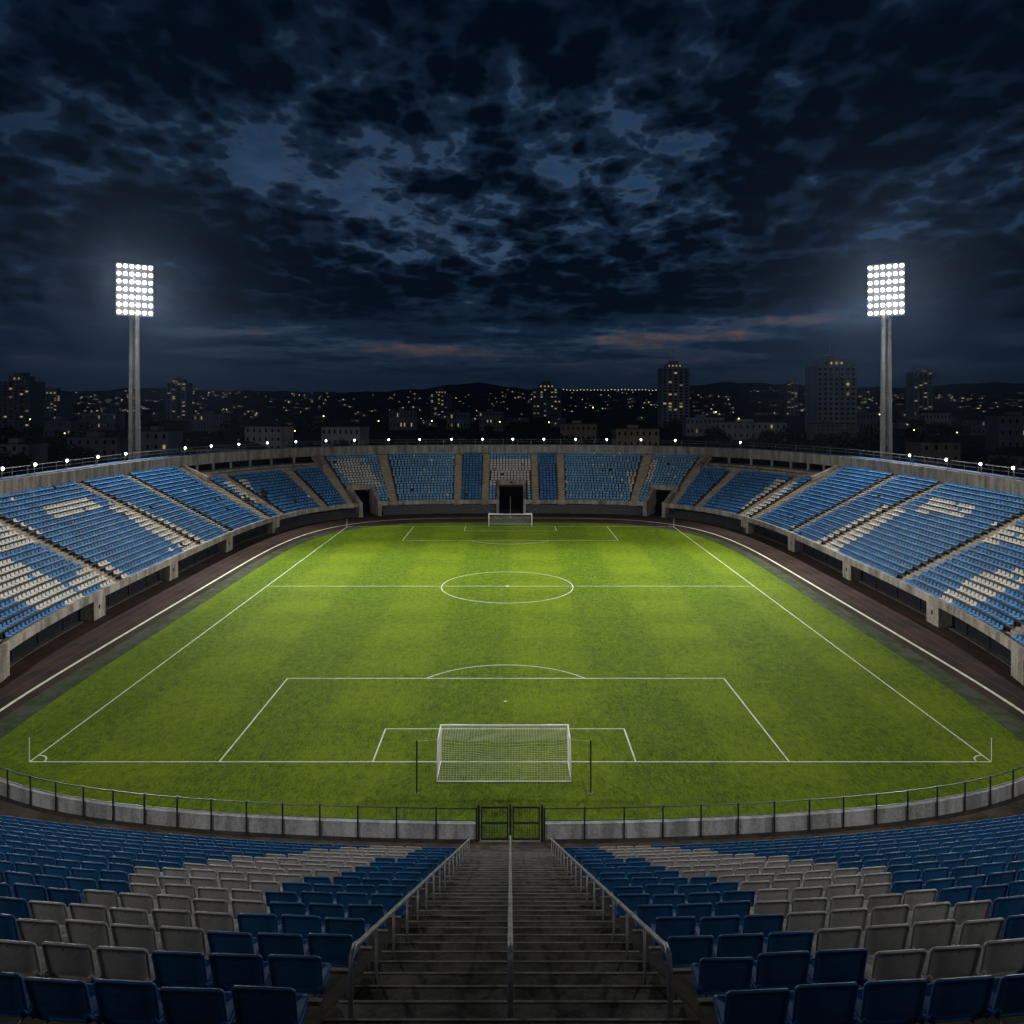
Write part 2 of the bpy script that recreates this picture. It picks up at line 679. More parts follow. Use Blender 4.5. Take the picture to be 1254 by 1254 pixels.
def flat_sheet(P, z, name, material):
    m = MB()
    m.v = [(x, y, z) for x, y in P]
    m.f = [tuple(range(len(P)))]
    m.mi = [0]
    o = struct(m, name, material)
    return o


flat_sheet(resample(dense(AX + 2.6, 69.8, 69.8, 0, 2 * math.pi, 1600), 1.0)[0][:-1], .004, 'running_track', TRACK)
flat_sheet(resample(dense(41.3, 54.4, 69.4, 0, 2 * math.pi, 1600, p_near=8), 1.0)[0][:-1], .010, 'turf_edge_strip', STRIP)
flat_sheet(resample(dense(39.2, 53.5, 68.4, 0, 2 * math.pi, 1600, p_near=8), 1.0)[0][:-1], .016, 'pitch', GRASS)


def ribbon(m, P, wd, z):
    P = np.asarray(P, float)
    t_ = np.gradient(P, axis=0)
    t_ /= np.hypot(t_[:, 0], t_[:, 1])[:, None]
    n_ = np.c_[-t_[:, 1], t_[:, 0]] * wd / 2
    m.sweep([[(p[0] + q[0], p[1] + q[1], z), (p[0] - q[0], p[1] - q[1], z)] for p, q in zip(P, n_)])


m = MB()
ribbon(m, resample(dense(42.6, 60.2, 66, math.pi * 1.36, -math.pi * .36, 2500, p_near=8), .8)[0], .32, .012)
struct(m, 'track_kerb_line', LINE)
m = MB()
for k in (1.5, 2.9, 4.2, 5.3):
    ribbon(m, resample(dense(42.6 + k, 60.2 + k * 1.05, 66 + k, math.pi * 1.36, -math.pi * .36, 2500, p_near=8), .8)[0], .07, .011)
struct(m, 'track_lane_lines', LANE)

GY0, GY1, HW = 53.9, 158.9, 34.0
m = MB()
LW = .11


def off(y):
    return -.43 if y < 120 else 0.0          # the boxes sit a little left of the stair's axis


def seg(x0, y0, x1, y1, z=.022, wd=LW):
    ribbon(m, [(x0, y0), (x1, y1)], wd, z)


seg(-HW, GY0, HW, GY0, .0220)
seg(-HW, GY1, HW, GY1, .0220)
seg(-HW, GY0, -HW, GY1, .0235)
seg(HW, GY0, HW, GY1, .0235)
seg(-HW, 106.4, HW, 106.4, .0220)
for sgn, gy in ((1, GY0), (-1, GY1)):
    e = off(gy)
    for hw, dp in ((20.16, 16.5), (9.3, 5.5)):
        seg(e - hw, gy, e - hw, gy + sgn * dp, .0235)
        seg(e + hw, gy, e + hw, gy + sgn * dp, .0235)
        seg(e - hw, gy + sgn * dp, e + hw, gy + sgn * dp, .0220)
    a0 = math.asin(5.5 / 9.15)
    ribbon(m, [(e + 9.15 * math.cos(t), gy + sgn * (11 + 9.15 * math.sin(t))) for t in np.linspace(a0, math.pi - a0, 40)], LW, .0225)
    ribbon(m, [(e + .06 * math.cos(t), gy + sgn * 11 + .06 * math.sin(t)) for t in np.linspace(0, 2 * math.pi, 14)], .12, .0225)
    for sx in (-1, 1):
        ribbon(m, [(sx * (HW - 1.0 * math.cos(t)), gy + sgn * 1.0 * math.sin(t)) for t in np.linspace(0, math.pi / 2, 14)], LW, .0245)
ribbon(m, [(off(106) + 9.15 * math.cos(t), 106.4 + 9.15 * math.sin(t)) for t in np.linspace(0, 2 * math.pi, 100)], LW, .0240)
ribbon(m, [(off(106) + .12 * math.cos(t), 106.4 + .12 * math.sin(t)) for t in np.linspace(0, 2 * math.pi, 14)], .24, .0250)
struct(m, 'pitch_markings', LINE)

# ---------------------------------------------------------------- the far bowl: three stands
TOPZ = Z0 + RISE * NROW                                # 12.85
OT = O0 + ROWP * NROW                                  # 21.0


def make_stand(name, label, s0, s1, lift):
    st = thing(name, label, 'stand')
    e = lift
    cuts = [(t[0] - t[1], t[0] + t[1]) for t in TUN]
    # terrace
    mb = MB()
    for t in TUN + [None]:
        pass
    kmax = {t[0]: t[2] for t in TUN}
    for a, b in minus(s0, s1, cuts):
        bsweep(mb, step_profile(0, 6), a, b)
    for a, b in minus(s0, s1, cuts[:1]):
        bsweep(mb, step_profile(6, 7), a, b)
    bsweep(mb, step_profile(7, CORNER_ROWS), s0, s1)
    for a, b in minus(s0, s1, [(S_L, S_L2), (S_R2, S_R)]):
        bsweep(mb, step_profile(CORNER_ROWS, NROW), a, b)
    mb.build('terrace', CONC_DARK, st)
    # aisles: two half steps a row, one mesh an aisle
    for a in aisles:
        if not (s0 - .1 <= a < s1 - .1):
            continue
        wd = AW * (1.5 if min(abs(a - S_L), abs(a - S_R)) < .01 else 1)
        corner = S_L < a < S_L2 - 1 or S_R2 + 1 < a < S_R
        mb = MB()
        for k in range(2 * (CORNER_ROWS if corner else NROW)):
            o = O0 + ROWP * k / 2
            z = Z0 + RISE * (k / 2) + .012 + RISE / 2 * (k % 2)
            q = [bp(a - wd / 2, o)[0], bp(a + wd / 2, o)[0], bp(a + wd / 2, o + .5)[0], bp(a - wd / 2, o + .5)[0]]
            zz = Z0 + RISE * k / 2 + (.03 if k % 2 == 0 else .03)
            mb.obox(q[0], q[1], q[2], q[3], zz - .5, zz)
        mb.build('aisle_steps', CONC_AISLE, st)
    # front beam, gaps at the tunnels
    mb = MB()
    for a, b in minus(s0, s1, cuts):
        bsweep(mb, [(-.06, 2.30), (-.06, 3.20), (.32, 3.20), (.32, 2.5), (O0, 2.44), (O0, 2.30)], a, b)
    mb.build('front_beam', CONC, st)
    # recessed wall under it
    mb = MB()
    for a, b in minus(s0, s1, cuts):
        bsweep(mb, [(1.5, 0), (1.5, 2.31), (1.9, 2.31), (1.9, 0)], a, b)
    side = name != 'far_end_stand'
    mb.build('glazed_wall' if side else 'board_wall', GLASS if side else BOARD, st)
    # parapet beam
    mb = MB()
    bsweep(mb, [(OT - .1, TOPZ - .1), (OT - .1, 14.9), (OT + 1.9, 14.9), (OT + 1.9, TOPZ - .1)], s0, s1)
    mb.build('parapet', CONC, st)
    mb = MB()
    bsweep(mb, [(OT + .35, 14.904), (OT + .35, 15.05), (OT + 2.1, 15.05), (OT + 2.1, 14.904)], s0, s1)
    mb.build('coping_sheet', BLUE_SHEET, st)
    mb = MB()
    bsweep(mb, [(OT + 2.2, 0), (OT + 2.2, 14.6), (OT + 2.5, 14.6), (OT + 2.5, 0)], s0, s1)
    mb.build('rear_wall', CONC, st)
    return st


left_stand = make_stand('side_stand', 'weathered concrete stand of faded blue seats along the left touchline', 0, S_L, 0)
far_stand = make_stand('far_end_stand', 'curved concrete end stand behind the far goal with three tunnels', S_L, S_R, 0)
right_stand = make_stand('side_stand', 'weathered concrete stand of faded blue seats along the right touchline', S_R, BLEN, 0)

# pillars below the front beam (left and right stands), window mullions between them
for st, cols in ((left_stand, (4, 122, 213, 281, 338)), (right_stand, (912, 969, 1037, 1142, 1246))):
    cs = [s_at_px(c) for c in cols]
    for c in cs:
        mb = MB()
        a, b = c - 1.35, c + 1.35
        mb.obox(bp(a, -.02)[0], bp(b, -.02)[0], bp(b, 1.49)[0], bp(a, 1.49)[0], 0, 2.298)
        mb.m = 1
        q = c - .25
        mb.obox(bp(q, -.03)[0], bp(q + .34, -.03)[0], bp(q + .34, .1)[0], bp(q, .1)[0], 1.1, 1.6)
        mb.build('pillar', [CONC, BLACK], st)
    for c0, c1 in zip(cs, cs[1:]):
        n = 4
        for k in range(1, n):
            s_ = c0 + (c1 - c0) * k / n
            mb = MB()
            mb.obox(bp(s_ - .06, 1.38)[0], bp(s_ + .06, 1.38)[0], bp(s_ + .06, 1.49)[0], bp(s_ - .06, 1.49)[0], 0, 2.30)
            mb.build('mullion', IRON, st)
    mb = MB()
    bsweep(mb, [(.9, 0), (.9, .16), (1.49, .16), (1.49, 0)], cs[0], cs[-1])
    mb.build('plinth', CONC_DARK, st)
# board rail in front of the far end
for a, b in minus(S_L, S_R, [(t[0] - t[1], t[0] + t[1]) for t in TUN]):
    mb = MB()
    bsweep(mb, [(-.75, .15), (-.75, 1.15), (-.65, 1.15), (-.65, .15)], a + .3, b - .3)
    mb.build('board_rail', BOARD, far_stand)
    n = max(2, int((b - a) / 5))
    for k in range(n + 1):
        s_ = a + .4 + (b - a - .8) * k / n
        mb = MB()
        mb.obox(bp(s_ - .05, -.64)[0], bp(s_ + .05, -.64)[0], bp(s_ + .05, -.54)[0], bp(s_ - .05, -.54)[0], 0, 1.3)
        mb.build('board_post', STEEL, far_stand)

# tunnels: a slot cut through the lower rows, sloping cheek walls, a lintel set back at its head
for t in TUN:
    c, hw, k, zt, ho = t
    oe = O0 + ROWP * k
    p_ = None
    for n_w, (a, b) in enumerate(((c - hw, c - ho), (c + ho, c + hw))):
        mb = MB()
        pr = [(-.35, 0), (-.35, 3.45), (.6, 3.45), (oe - .72, Z0 + RISE * (k - 1) + 1.0), (oe - .72, 0)]
        mb.sweep([[(*bp(a, o)[0], z) for o, z in pr], [(*bp(b, o)[0], z) for o, z in pr]], True)
        mb.build('tunnel_cheek_wall', CONC, far_stand)
        mb = MB()
        mb.obox(bp(a, oe - .71)[0], bp(b, oe - .71)[0], bp(b, oe + .1)[0], bp(a, oe + .1)[0], 0, zt - 1.15)
        mb.build('tunnel_jamb', CONC, far_stand)
    mb = MB()
    mb.obox(bp(c - hw - .1, oe - .80)[0], bp(c + hw + .1, oe - .80)[0], bp(c + hw + .1, oe + .12)[0], bp(c - hw - .1, oe + .12)[0], zt - 1.148, zt)
    o = mb.build('tunnel_lintel', CONC, far_stand)
    mb = MB()
    mb.obox(bp(c - .35, oe - .86)[0], bp(c + .35, oe - .86)[0], bp(c + .35, oe - .81)[0], bp(c - .35, oe - .81)[0], zt - .75, zt - .4)
    mb.build('sign_plate', BLACK, o)
    mb = MB()
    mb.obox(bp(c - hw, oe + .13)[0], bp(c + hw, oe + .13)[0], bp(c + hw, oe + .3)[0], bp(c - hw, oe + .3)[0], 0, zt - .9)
    mb.build('tunnel_dark_panel', BLACK, far_stand)  # black sheet standing in for the darkness inside the tunnel

# corner concourses (shorter blocks, dark gap, columns)
for a, b in ((S_L, S_L2), (S_R2, S_R)):
    ob = O0 + ROWP * CORNER_ROWS
    zb = Z0 + RISE * CORNER_ROWS
    mb = MB()
    bsweep(mb, [(ob + .02, zb - .4), (ob + .02, zb + .55), (ob + 2.4, zb + .6), (ob + 2.4, zb + 1.0), (OT + 1.8, zb + 1.0), (OT + 1.8, zb - .4)], a + .8, b - .8)
    mb.build('concourse_deck', CONC, far_stand)
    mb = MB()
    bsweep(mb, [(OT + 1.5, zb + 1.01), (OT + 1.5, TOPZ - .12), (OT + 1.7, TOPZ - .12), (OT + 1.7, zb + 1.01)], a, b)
    mb.build('concourse_back', BLACK, far_stand)  # black sheet, the covered recess's shade put into its colour
    for side_ in (a + .35, b - .35):
        mb = MB()
        pr = [(O0 + ROWP * (CORNER_ROWS - 1), zb - .3)] + [(OT + .2, TOPZ - .15), (OT + .2, TOPZ + .35), (O0 + ROWP * (CORNER_ROWS - 1), zb + .6)]
        mb.sweep([[(*bp(side_ - .3, o)[0], z) for o, z in pr], [(*bp(side_ + .3, o)[0], z) for o, z in pr]], True)
        mb.build('block_side_wall', CONC, far_stand)
    n = 7
    for k in range(1, n):
        s_ = a + (b - a) * k / n
        mb = MB()
        mb.obox(bp(s_ - .15, OT - .4)[0], bp(s_ + .15, OT - .4)[0], bp(s_ + .15, OT - .12)[0], bp(s_ - .15, OT - .12)[0], zb + 1.0, TOPZ - .11)
        mb.build('column', CONC, far_stand)

# railings on top of the three stands
RAIL_LABEL = {0: 'thin grey railing along the top of the left side stand', 1: 'thin grey railing along the top of the far end stand',
              2: 'thin grey railing along the top of the right side stand'}
for i, (a, b) in enumerate(((1, S_L), (S_L, S_R), (S_R, BLEN - 1))):
    rl = thing('parapet_railing', RAIL_LABEL[i], 'railing', group='railings on the parapets')
    for z in (16.35, 15.75):
        mb = MB()
        mb.tube([(*bp(s_, OT + 1.4)[0], z) for s_ in stations(a, b, 2.0)], .045, 5)
        mb.build('rail', STEEL, rl)
    n = int((b - a) / 3.4)
    for k in range(n + 1):
        p, _ = bp(a + (b - a) * k / n, OT + 1.4)
        mb = MB()
        mb.tube([(p[0], p[1], 15.04), (p[0], p[1], 16.42)], .055, 5)
        mb.build('post', STEEL, rl)

# ---------------------------------------------------------------- near stand
SLOPE = .518


def fl(d):
    return EYE - (3.0 + SLOPE * d)


def rad(d):
    return 60 + (d - 8.6) * 2.0


def yrow(d, x):
    return d + x * x / (2 * rad(d)) + (max(0, abs(x) - 27) ** 2) * .03


near = thing('near_stand', 'dark concrete terrace rising below the viewer with a central stair', 'stand')
ROWS = [6.85 + 1.72 * i for i in range(17)]
TW = 1.72
terr_rows = [6.9 + 1.72 * i for i in range(-4, 17)]
for sx in (-1, 1):
    mb = MB()
    xs = [sx * (2.36 + (42 - 2.36) * (k / 44)) for k in range(45)]
    if sx < 0:
        xs = xs[::-1]
    rows = []
    for x in xs:
        pr = []
        for d in terr_rows:
            z = fl(d)
            pr += [(x, yrow(d - .80, x), z), (x, yrow(d + .92, x), z)]
        dl = terr_rows[-1] + .92
        pr += [(x, yrow(dl, x), .15), (x, yrow(terr_rows[0] - .8, x), .15)]
        rows.append(pr)
    mb.sweep(rows, True)
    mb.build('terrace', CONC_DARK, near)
    mb = MB()
    for d in terr_rows:
        z = fl(d)
        mb.sweep([[(x, yrow(d + .86, x), z + .012), (x, yrow(d + .925, x), z + .012), (x, yrow(d + .925, x), z - .06)] for x in xs])
    mb.build('terrace_edge', NOSE, near)
# stair: two steps a row
stair = MB()
nos = MB()
RUN = TW / 2
d0 = terr_rows[0] - .8
k = 0
while True:
    d = d0 + RUN * k
    z = EYE - (3.0 + SLOPE * (d + .35))
    if z < .24:
        break
    stair.box(-2.35, 2.35, d, d + RUN, -.02, z)
    nos.box(-2.34, 2.34, d + RUN - .032, d + RUN + .006, z - .05, z + .006)
    k += 1
STAIR_END = d0 + RUN * k
stair.build('stair', STEP, near)
nos.build('stair_nosing', NOSE, near)
for sx in (-1, 1):
    mb = MB()
    a, b = sx * 2.352, sx * 2.50
    x0, x1 = min(a, b), max(a, b)
    mb.sweep([[(x0, 35.4, 0), (x0, 35.4, fl(35.4) + .05), (x1, 35.4, fl(35.4) + .05), (x1, 35.4, 0)],
              [(x0, 41.8, 0), (x0, 41.8, fl(41.8) + .05), (x1, 41.8, fl(41.8) + .05), (x1, 41.8, 0)]], True)
    mb.build('stair_side_wall', CONC_DARK, near)


def wall_y(x):
    return 43.75 + x * x / 320 + (abs(x) / 32.7) ** 6 * 1.7


m = MB()
xs = np.linspace(-42, 42, 85)
m.sweep([[(x, yrow(ROWS[-1] + .5, x), .19), (x, wall_y(x) + .1, .19)] for x in xs])
struct(m, 'concourse', PAVER)

for sx in (-1, 1):
    pw = thing('perimeter_wall', 'low grey concrete wall curving %s from the pitch gate' % ('left' if sx < 0 else 'right'), 'wall', group='low walls behind the near goal line')
    mb = MB()
    xs = np.linspace(1.95, 41, 60) * sx
    if sx < 0:
        xs = xs[::-1]
    mb.sweep([[(x, wall_y(x), -.02), (x, wall_y(x), 1.12), (x, wall_y(x) + .28, 1.12), (x, wall_y(x) + .28, -.02)] for x in xs], True)
    mb.build('wall', CONC_GREY, pw)
    mb = MB()
    mb.sweep([[(x, wall_y(x) - .03, 1.122), (x, wall_y(x) - .03, 1.19), (x, wall_y(x) + .31, 1.19), (x, wall_y(x) + .31, 1.122)] for x in xs], True)
    mb.build('coping', CONC_GREY, pw)
    mb = MB()
    mb.sweep([[(x, wall_y(x) - .25, .18), (x, wall_y(x) - .25, .30), (x, wall_y(x) - .005, .30), (x, wall_y(x) - .005, .18)] for x in xs], True)
    mb.build('kerb', CONC_DARK, pw)
    rl = thing('pitch_railing', 'dark iron railing curving %s from the pitch gate' % ('left' if sx < 0 else 'right'), 'railing', group='iron railings behind the near goal line')
    for z, r_ in ((2.12, .034), (1.42, .022)):
        mb = MB()
        mb.tube([(x, wall_y(x) - .12, z) for x in xs], r_, 6)
        mb.build('rail', IRON, rl)
    x = 1.95
    k = 0
    while x < 40:
        mb = MB()
        mb.tube([(sx * x, wall_y(x) - .12, .18), (sx * x, wall_y(x) - .12, 2.2)], .05, 6)
        mb.build('post', IRON, rl)
        x += 2.33 - .012 * x

# gate
gt = thing('pitch_gate', 'dark iron double gate in the wall at the foot of the stair', 'gate', (0, wall_y(0) + .05, 0))
for sx in (-1, 0, 1):
    mb = MB()
    mb.box(sx * 1.82 - .07, sx * 1.82 + .07, -.08, .08, 0, 2.27)
    mb.build('gate_post', IRON, gt)
for sx in (-1, 1):
    x0, x1 = sorted((sx * .12, sx * 1.70))
    mb = MB()
    for a, b in ((x0, x0 + .09), (x1 - .09, x1)):
        mb.box(a, b, -.045, .045, .26, 2.16)
    for z in (.26, 1.18, 2.07):
        mb.box(x0 + .091, x1 - .091, -.04, .04, z, z + .09)
    lf = mb.build('gate_leaf', IRON, gt)
    mb = MB()
    n = 15
    for k in range(n):
        x = x0 + .1 + (x1 - x0 - .2) * (k + .5) / n
        mb.tube([(x, 0, .3), (x, 0, 2.1)], .010, 4)
    for k in range(9):
        z = .40 + .09 * k
        mb.tube([(x0 + .09, .012, z), (x1 - .09, .012, z)], .009, 4)
    mb.build('mesh_panel', IRON, lf)

# hand rails
HR = 1.1


def handrail(x, label, y0, y1, dstep, r_):
    h = thing('handrail', label, 'handrail', group='steel handrails of the central stair')
    dz = lambda d: fl(d) + HR
    mb = MB()
    base = [(x, y0 - .12, fl(y0) - .3), (x, y0 - .12, dz(y0) - .35), (x, y0 - .10, dz(y0) - .17), (x, y0 - .03, dz(y0) - .05), (x, y0 + .13, dz(y0 + .1))]
    pts = base + [(x, d, dz(d)) for d in np.linspace(y0 + .5, y1, 24)]
    mb.tube(pts, r_, 12)
    mb.build('rail', STEEL, h, True)
    d = y0 + 1.72
    while d < y1 + .1:
        mb = MB()
        mb.tube([(x, d, fl(d) - .35), (x, d, dz(d) - r_ * .5)], r_ * .62, 10)
        mb.m = 0
        mb.build('post', STEEL, h, True)
        d += dstep
    return h


handrail(-2.02, 'worn steel handrail on the left side of the central stair', 9.75, 38.0, 1.72, .037)
handrail(2.02, 'worn steel handrail on the right side of the central stair', 9.75, 38.0, 1.72, .037)
handrail(0.0, 'worn steel handrail running down the middle of the central stair', 9.95, 40.6, 100, .040)

# ---------------------------------------------------------------- seats
SW, SH = .745, .56


def rr_outline(hw, z0, z1, r_, taper, n=5):
    """rounded rectangle outline in x,z (counter-clockwise seen from behind)"""
    pts = []
    for cx, cz, a0 in ((hw - r_, z1 - r_, 0), (-(hw - r_), z1 - r_, 90), (-(hw - r_), z0 + r_, 180), (hw - r_, z0 + r_, 270)):
        for k in range(n + 1):
            a = R(a0 + 90 * k / n)
            pts.append((cx + r_ * math.cos(a), cz + r_ * math.sin(a)))
    zm = (z0 + z1) / 2
    return [(x * (1 - taper * (z1 - z) / (z1 - z0)), z) for x, z in pts]


def shell(mb, rings, f_close):
    """rings: list of point lists joined one to the next, last closed on a centre"""
    n = len(rings[0])
    bs = []
    for r_ in rings:
        bs.append(len(mb.v))
        mb.v += r_
    for a, b in zip(bs, bs[1:]):
        for j in range(n):
            mb.f.append((a + j, a + (j + 1) % n, b + (j + 1) % n, b + j))
            mb.mi.append(mb.m)
    for b, ring, rev in ((bs[0], rings[0], True), (bs[-1], rings[-1], False)):
        c = len(mb.v)
        mb.v.append(tuple(np.mean(np.array(ring), axis=0)))
        for j in range(n):
            q = (b + j, b + (j + 1) % n, c)
            mb.f.append(q[::-1] if rev else q)
            mb.mi.append(mb.m)


def seat_back_mesh():
    z0, z1 = .30, .925
    hw = SW / 2

    def yy(x, z):
        t = (z - z0) / (z1 - z0)
        return -.11 * t - .03 * t * t + .060 * (x / hw) ** 2 * (1 - .25 * t) + .12 * max(0, .22 - t)

    def ring(inset, off, sc=1.0):
        o = rr_outline(hw - inset, z0 + inset, z1 - inset, max(.085 - inset * .6, .03), .045)
        cz = (z0 + z1) / 2
        o = [(x * sc, cz + (z - cz) * sc) for x, z in o]
        return [(x, yy(x, z) + off, z) for x, z in o]
    mb = MB()
    rings = [ring(.05, .018, .3), ring(.05, .018, .7), ring(.05, .018), ring(.022, .020), ring(.004, .014), ring(0, .0), ring(.004, -.018),
             ring(.016, -.026), ring(.030, -.022), ring(.040, -.006), ring(.050, .002), ring(.05, .003, .7), ring(.05, .003, .3)]
    shell(mb, rings, None)
    mb.f = [tuple(reversed(f)) for f in mb.f]
    mb.m = 1
    mb.tube([(0, yy(0, .868) - .030, .868), (0, yy(0, .868) - .018, .868)], .011, 6)
    return mb


def seat_pan_mesh():
    hw = SW / 2 - .025
    y0, y1 = .03, .52

    def zz(x, y):
        t = (y - y0) / (y1 - y0)
        return .345 + .030 * t + .035 * (x / hw) ** 2 + .03 * max(0, t - .8) - .25 * max(0, t - .9) ** 1.2

    def ring(inset, off, sc=1.0):
        o = rr_outline(hw - inset, y0 + inset, y1 - inset, max(.08 - inset * .6, .02), -.03)
        cy = (y0 + y1) / 2
        o = [(x * sc, cy + (y - cy) * sc) for x, y in o]
        return [(x, y, zz(x, y) + off) for x, y in o]
    mb = MB()
    shell(mb, [ring(.05, -.06, .4), ring(.05, -.06), ring(.01, -.055), ring(0, -.02), ring(.005, .0), ring(.02, .008), ring(.04, -.004), ring(.05, -.008, .7), ring(.05, -.008, .3)], None)
    # side ears that carry the back down into the seat
    for sx in (-1, 1):
        x = sx * (SW / 2 - .03)
        mb.tube([(x, -.05, .46), (x, .02, .36), (x, .13, .345), (x, .34, .375)], [.030, .034, .028, .016], 7)
    return mb


def seat_bracket_mesh():
    mb = MB()
    for sx in (-1, 1):
        x = sx * .24
        mb.tube([(x, .42, .310), (x, .16, .275), (x, .02, .16), (x, -.02, .0)], .024, 6)
    mb.tube([(-.30, .2, .272), (.30, .2, .272)], .022, 6)
    return mb


mb_back, mb_pan, mb_br = seat_back_mesh(), seat_pan_mesh(), seat_bracket_mesh()
SEAT = {}
for key, mt, mp in (('blue', BLUE, BLUE_PAN), ('white', GREY, GREY_PAN)):
    SEAT[key] = (mb_back.mesh('seat_back', [mt, IRON], True), mb_pan.mesh('seat_pan', mp, True), mb_br.mesh('seat_bracket', STEEL, True))

WHITE_L = [(-60, 1150), (0, 1127), (33, 1106), (95, 1088), (150, 1080), (165, 1066), (195, 1060), (300, 1049), (420, 1039), (535, 1033),
           (505, 1046), (425, 1062), (372, 1080), (335, 1095), (312, 1110), (292, 1132), (248, 1150), (205, 1168), (205, 1192), (-60, 1192)]
WHITE_R = [(1250 - x, y) for x, y in WHITE_L]


def inside(p, poly):
    x, y = p
    c = False
    for (x0, y0), (x1, y1) in zip(poly, poly[1:] + poly[:1]):
        if (y0 > y) != (y1 > y) and x < (x1 - x0) * (y - y0) / (y1 - y0) + x0:
            c = not c
    return c


ORD = ['zeroth', 'first', 'second', 'third', 'fourth', 'fifth', 'sixth', 'seventh', 'eighth', 'ninth', 'tenth', 'eleventh', 'twelfth',
       'thirteenth', 'fourteenth', 'fifteenth', 'sixteenth', 'seventeenth', 'eighteenth', 'nineteenth', 'twentieth', 'twenty-first',
       'twenty-second', 'twenty-third', 'twenty-fourth', 'twenty-fifth', 'twenty-sixth', 'twenty-seventh', 'twenty-eighth', 'twenty-ninth',
       'thirtieth', 'thirty-first', 'thirty-second', 'thirty-third', 'thirty-fourth', 'thirty-fifth', 'thirty-sixth', 'thirty-seventh', 'thirty-eighth']
near_seats = []
for ri, d in enumerate(ROWS):
    for sx in (-1, 1):
        if ri == 0 and sx < 0:
            continue                                   # this row is empty left of the stair
        x = 2.46 + SW / 2 + (.10, -.06, .08, .0, .15)[ri % 5]
        k = 1
        while x < .70 * d + 6.0:
            xx = sx * x
            y = yrow(d, xx)
            rz = math.atan((yrow(d, xx + .05) - yrow(d, xx - .05)) / .1)
            z = fl(d)
            px, py = px_of(xx, y, z + .8)
            white = inside((px, py), WHITE_L if sx < 0 else WHITE_R)
            near_seats.append((y * 1.0, ri, sx, k, xx, y, z, rz, 'white' if white else 'blue', px, py))
            x += (SW + .060) * math.cos(rz)
            k += 1


def in_view(px, py):
    return -25 < px < 1279 and py < 1275


vis = sorted([q for q in near_seats if in_view(q[9], q[10])], key=lambda q: q[5])
solo = vis[:300]
solo_set = {(q[1], q[2], q[3]) for q in solo}
for (_, ri, sx, k, xx, y, z, rz, cname, px, py) in solo:
    ro = ORD[ri + 1]
    jig = rng.uniform(-.012, .012)
    t = thing('stadium_seat', '%s plastic seat %s of the stair, %s from the handrail, %s nearest row' % (
        {'blue': 'blue', 'white': 'greyish white'}[cname], 'left' if sx < 0 else 'right', ORD[k], ro), 'seat',
        (xx, y + jig, z), rz + rng.uniform(-.02, .02), 'seats on the near stand')
    b_, p_, r_ = SEAT[cname]
    link('backrest', b_, t).rotation_euler = (rng.uniform(-.03, .03), 0, 0)
    link('seat_pan', p_, t)
    link('bracket', r_, t)

# all further seats: one object
VV, FF, MI = [], [], []


def add_template(tv, tf, ti, x, y, z, rz, mo):
    b = sum(len(a) for a in VV) if False else add_template.n
    c, s_ = math.cos(rz), math.sin(rz)
    o = np.empty_like(tv)
    o[:, 0] = x + tv[:, 0] * c - tv[:, 1] * s_
    o[:, 1] = y + tv[:, 0] * s_ + tv[:, 1] * c
    o[:, 2] = z + tv[:, 2]
    VV.append(o)
    FF.extend([tuple(q + b for q in f) for f in tf])
    MI.extend([i + mo if i >= 0 else 4 for i in ti])
    add_template.n += len(tv)


add_template.n = 0
nt = MB()
nt.v, nt.f, nt.mi = [], [], []
for part, mi in ((mb_back, 0), (mb_pan, 5), (mb_br, -1)):
    b = len(nt.v)
    nt.v += part.v
    nt.f += [tuple(q + b for q in f) for f in part.f]
    nt.mi += [mi] * len(part.f)
ntv = np.array(nt.v)
for q in near_seats:
    if (q[1], q[2], q[3]) in solo_set:
        continue
    add_template(ntv, nt.f, nt.mi, q[4], q[5], q[6], q[7], 0 if q[8] == 'blue' else 1)
N_NEAR_REST_FACES = len(FF)

# small far seat: shaped back and pan, 14 faces
ft = MB()
hw = .30
prof = [(-.02, .34), (.02, .32), (.0, .42), (.44, .38), (.44, .45), (.045, .48), (-.04, .80), (-.09, .80)]
b = 0
for sx, k_ in ((-1, 1), (1, 1)):
    for j, (yv, zv) in enumerate(prof):
        wsc = .90 if j in (6, 7) else 1.0
        ft.v.append((sx * hw * wsc, yv, zv))
n = len(prof)
for j in range(n):
    j2 = (j + 1) % n
    ft.f.append((j, j2, n + j2, n + j))
    ft.mi.append(0)
ft.f.append(tuple(reversed(range(n))))
ft.f.append(tuple(range(n, 2 * n)))
ft.mi += [0, 0]
ftv = np.array(ft.v)

FAR_WHITE = [
    [(47, 619), (102, 608), (127, 622), (72, 637)],
    [(134, 622), (159, 615), (250, 662), (226, 674)],
    [(-30, 632), (20, 634), (58, 659), (-30, 682)],
    [(82, 714), (108, 688), (128, 686), (156, 704), (104, 726)],
    [(-30, 690), (20, 686), (82, 719), (102, 731), (54, 748), (-30, 722)],
    [(272, 590), (299, 584), (322, 614), (304, 614)],
    [(405, 562), (446, 561), (470, 597), (433, 599)],
    [(597.5, 557), (655, 557), (655, 594), (597.5, 594)],
    [(1146, 608), (1200, 617), (1177, 637), (1122, 624)],
    [(1084, 617), (1113, 623), (1026, 674), (998, 664)],
    [(1218, 640), (1300, 650), (1300, 684), (1194, 658)],
    [(1300, 690), (1254, 716), (1189, 743), (1148, 731), (1207, 700)],
    [(953, 585), (980, 589), (917, 636), (896, 634)],
    [(466, 566), (476, 566), (484, 592), (476, 592)],
    [(795, 562), (806, 562), (797, 590), (786, 590)],
    [(768, 578), (782, 575), (778, 600), (770, 606)],
]
rs = random.Random(5)
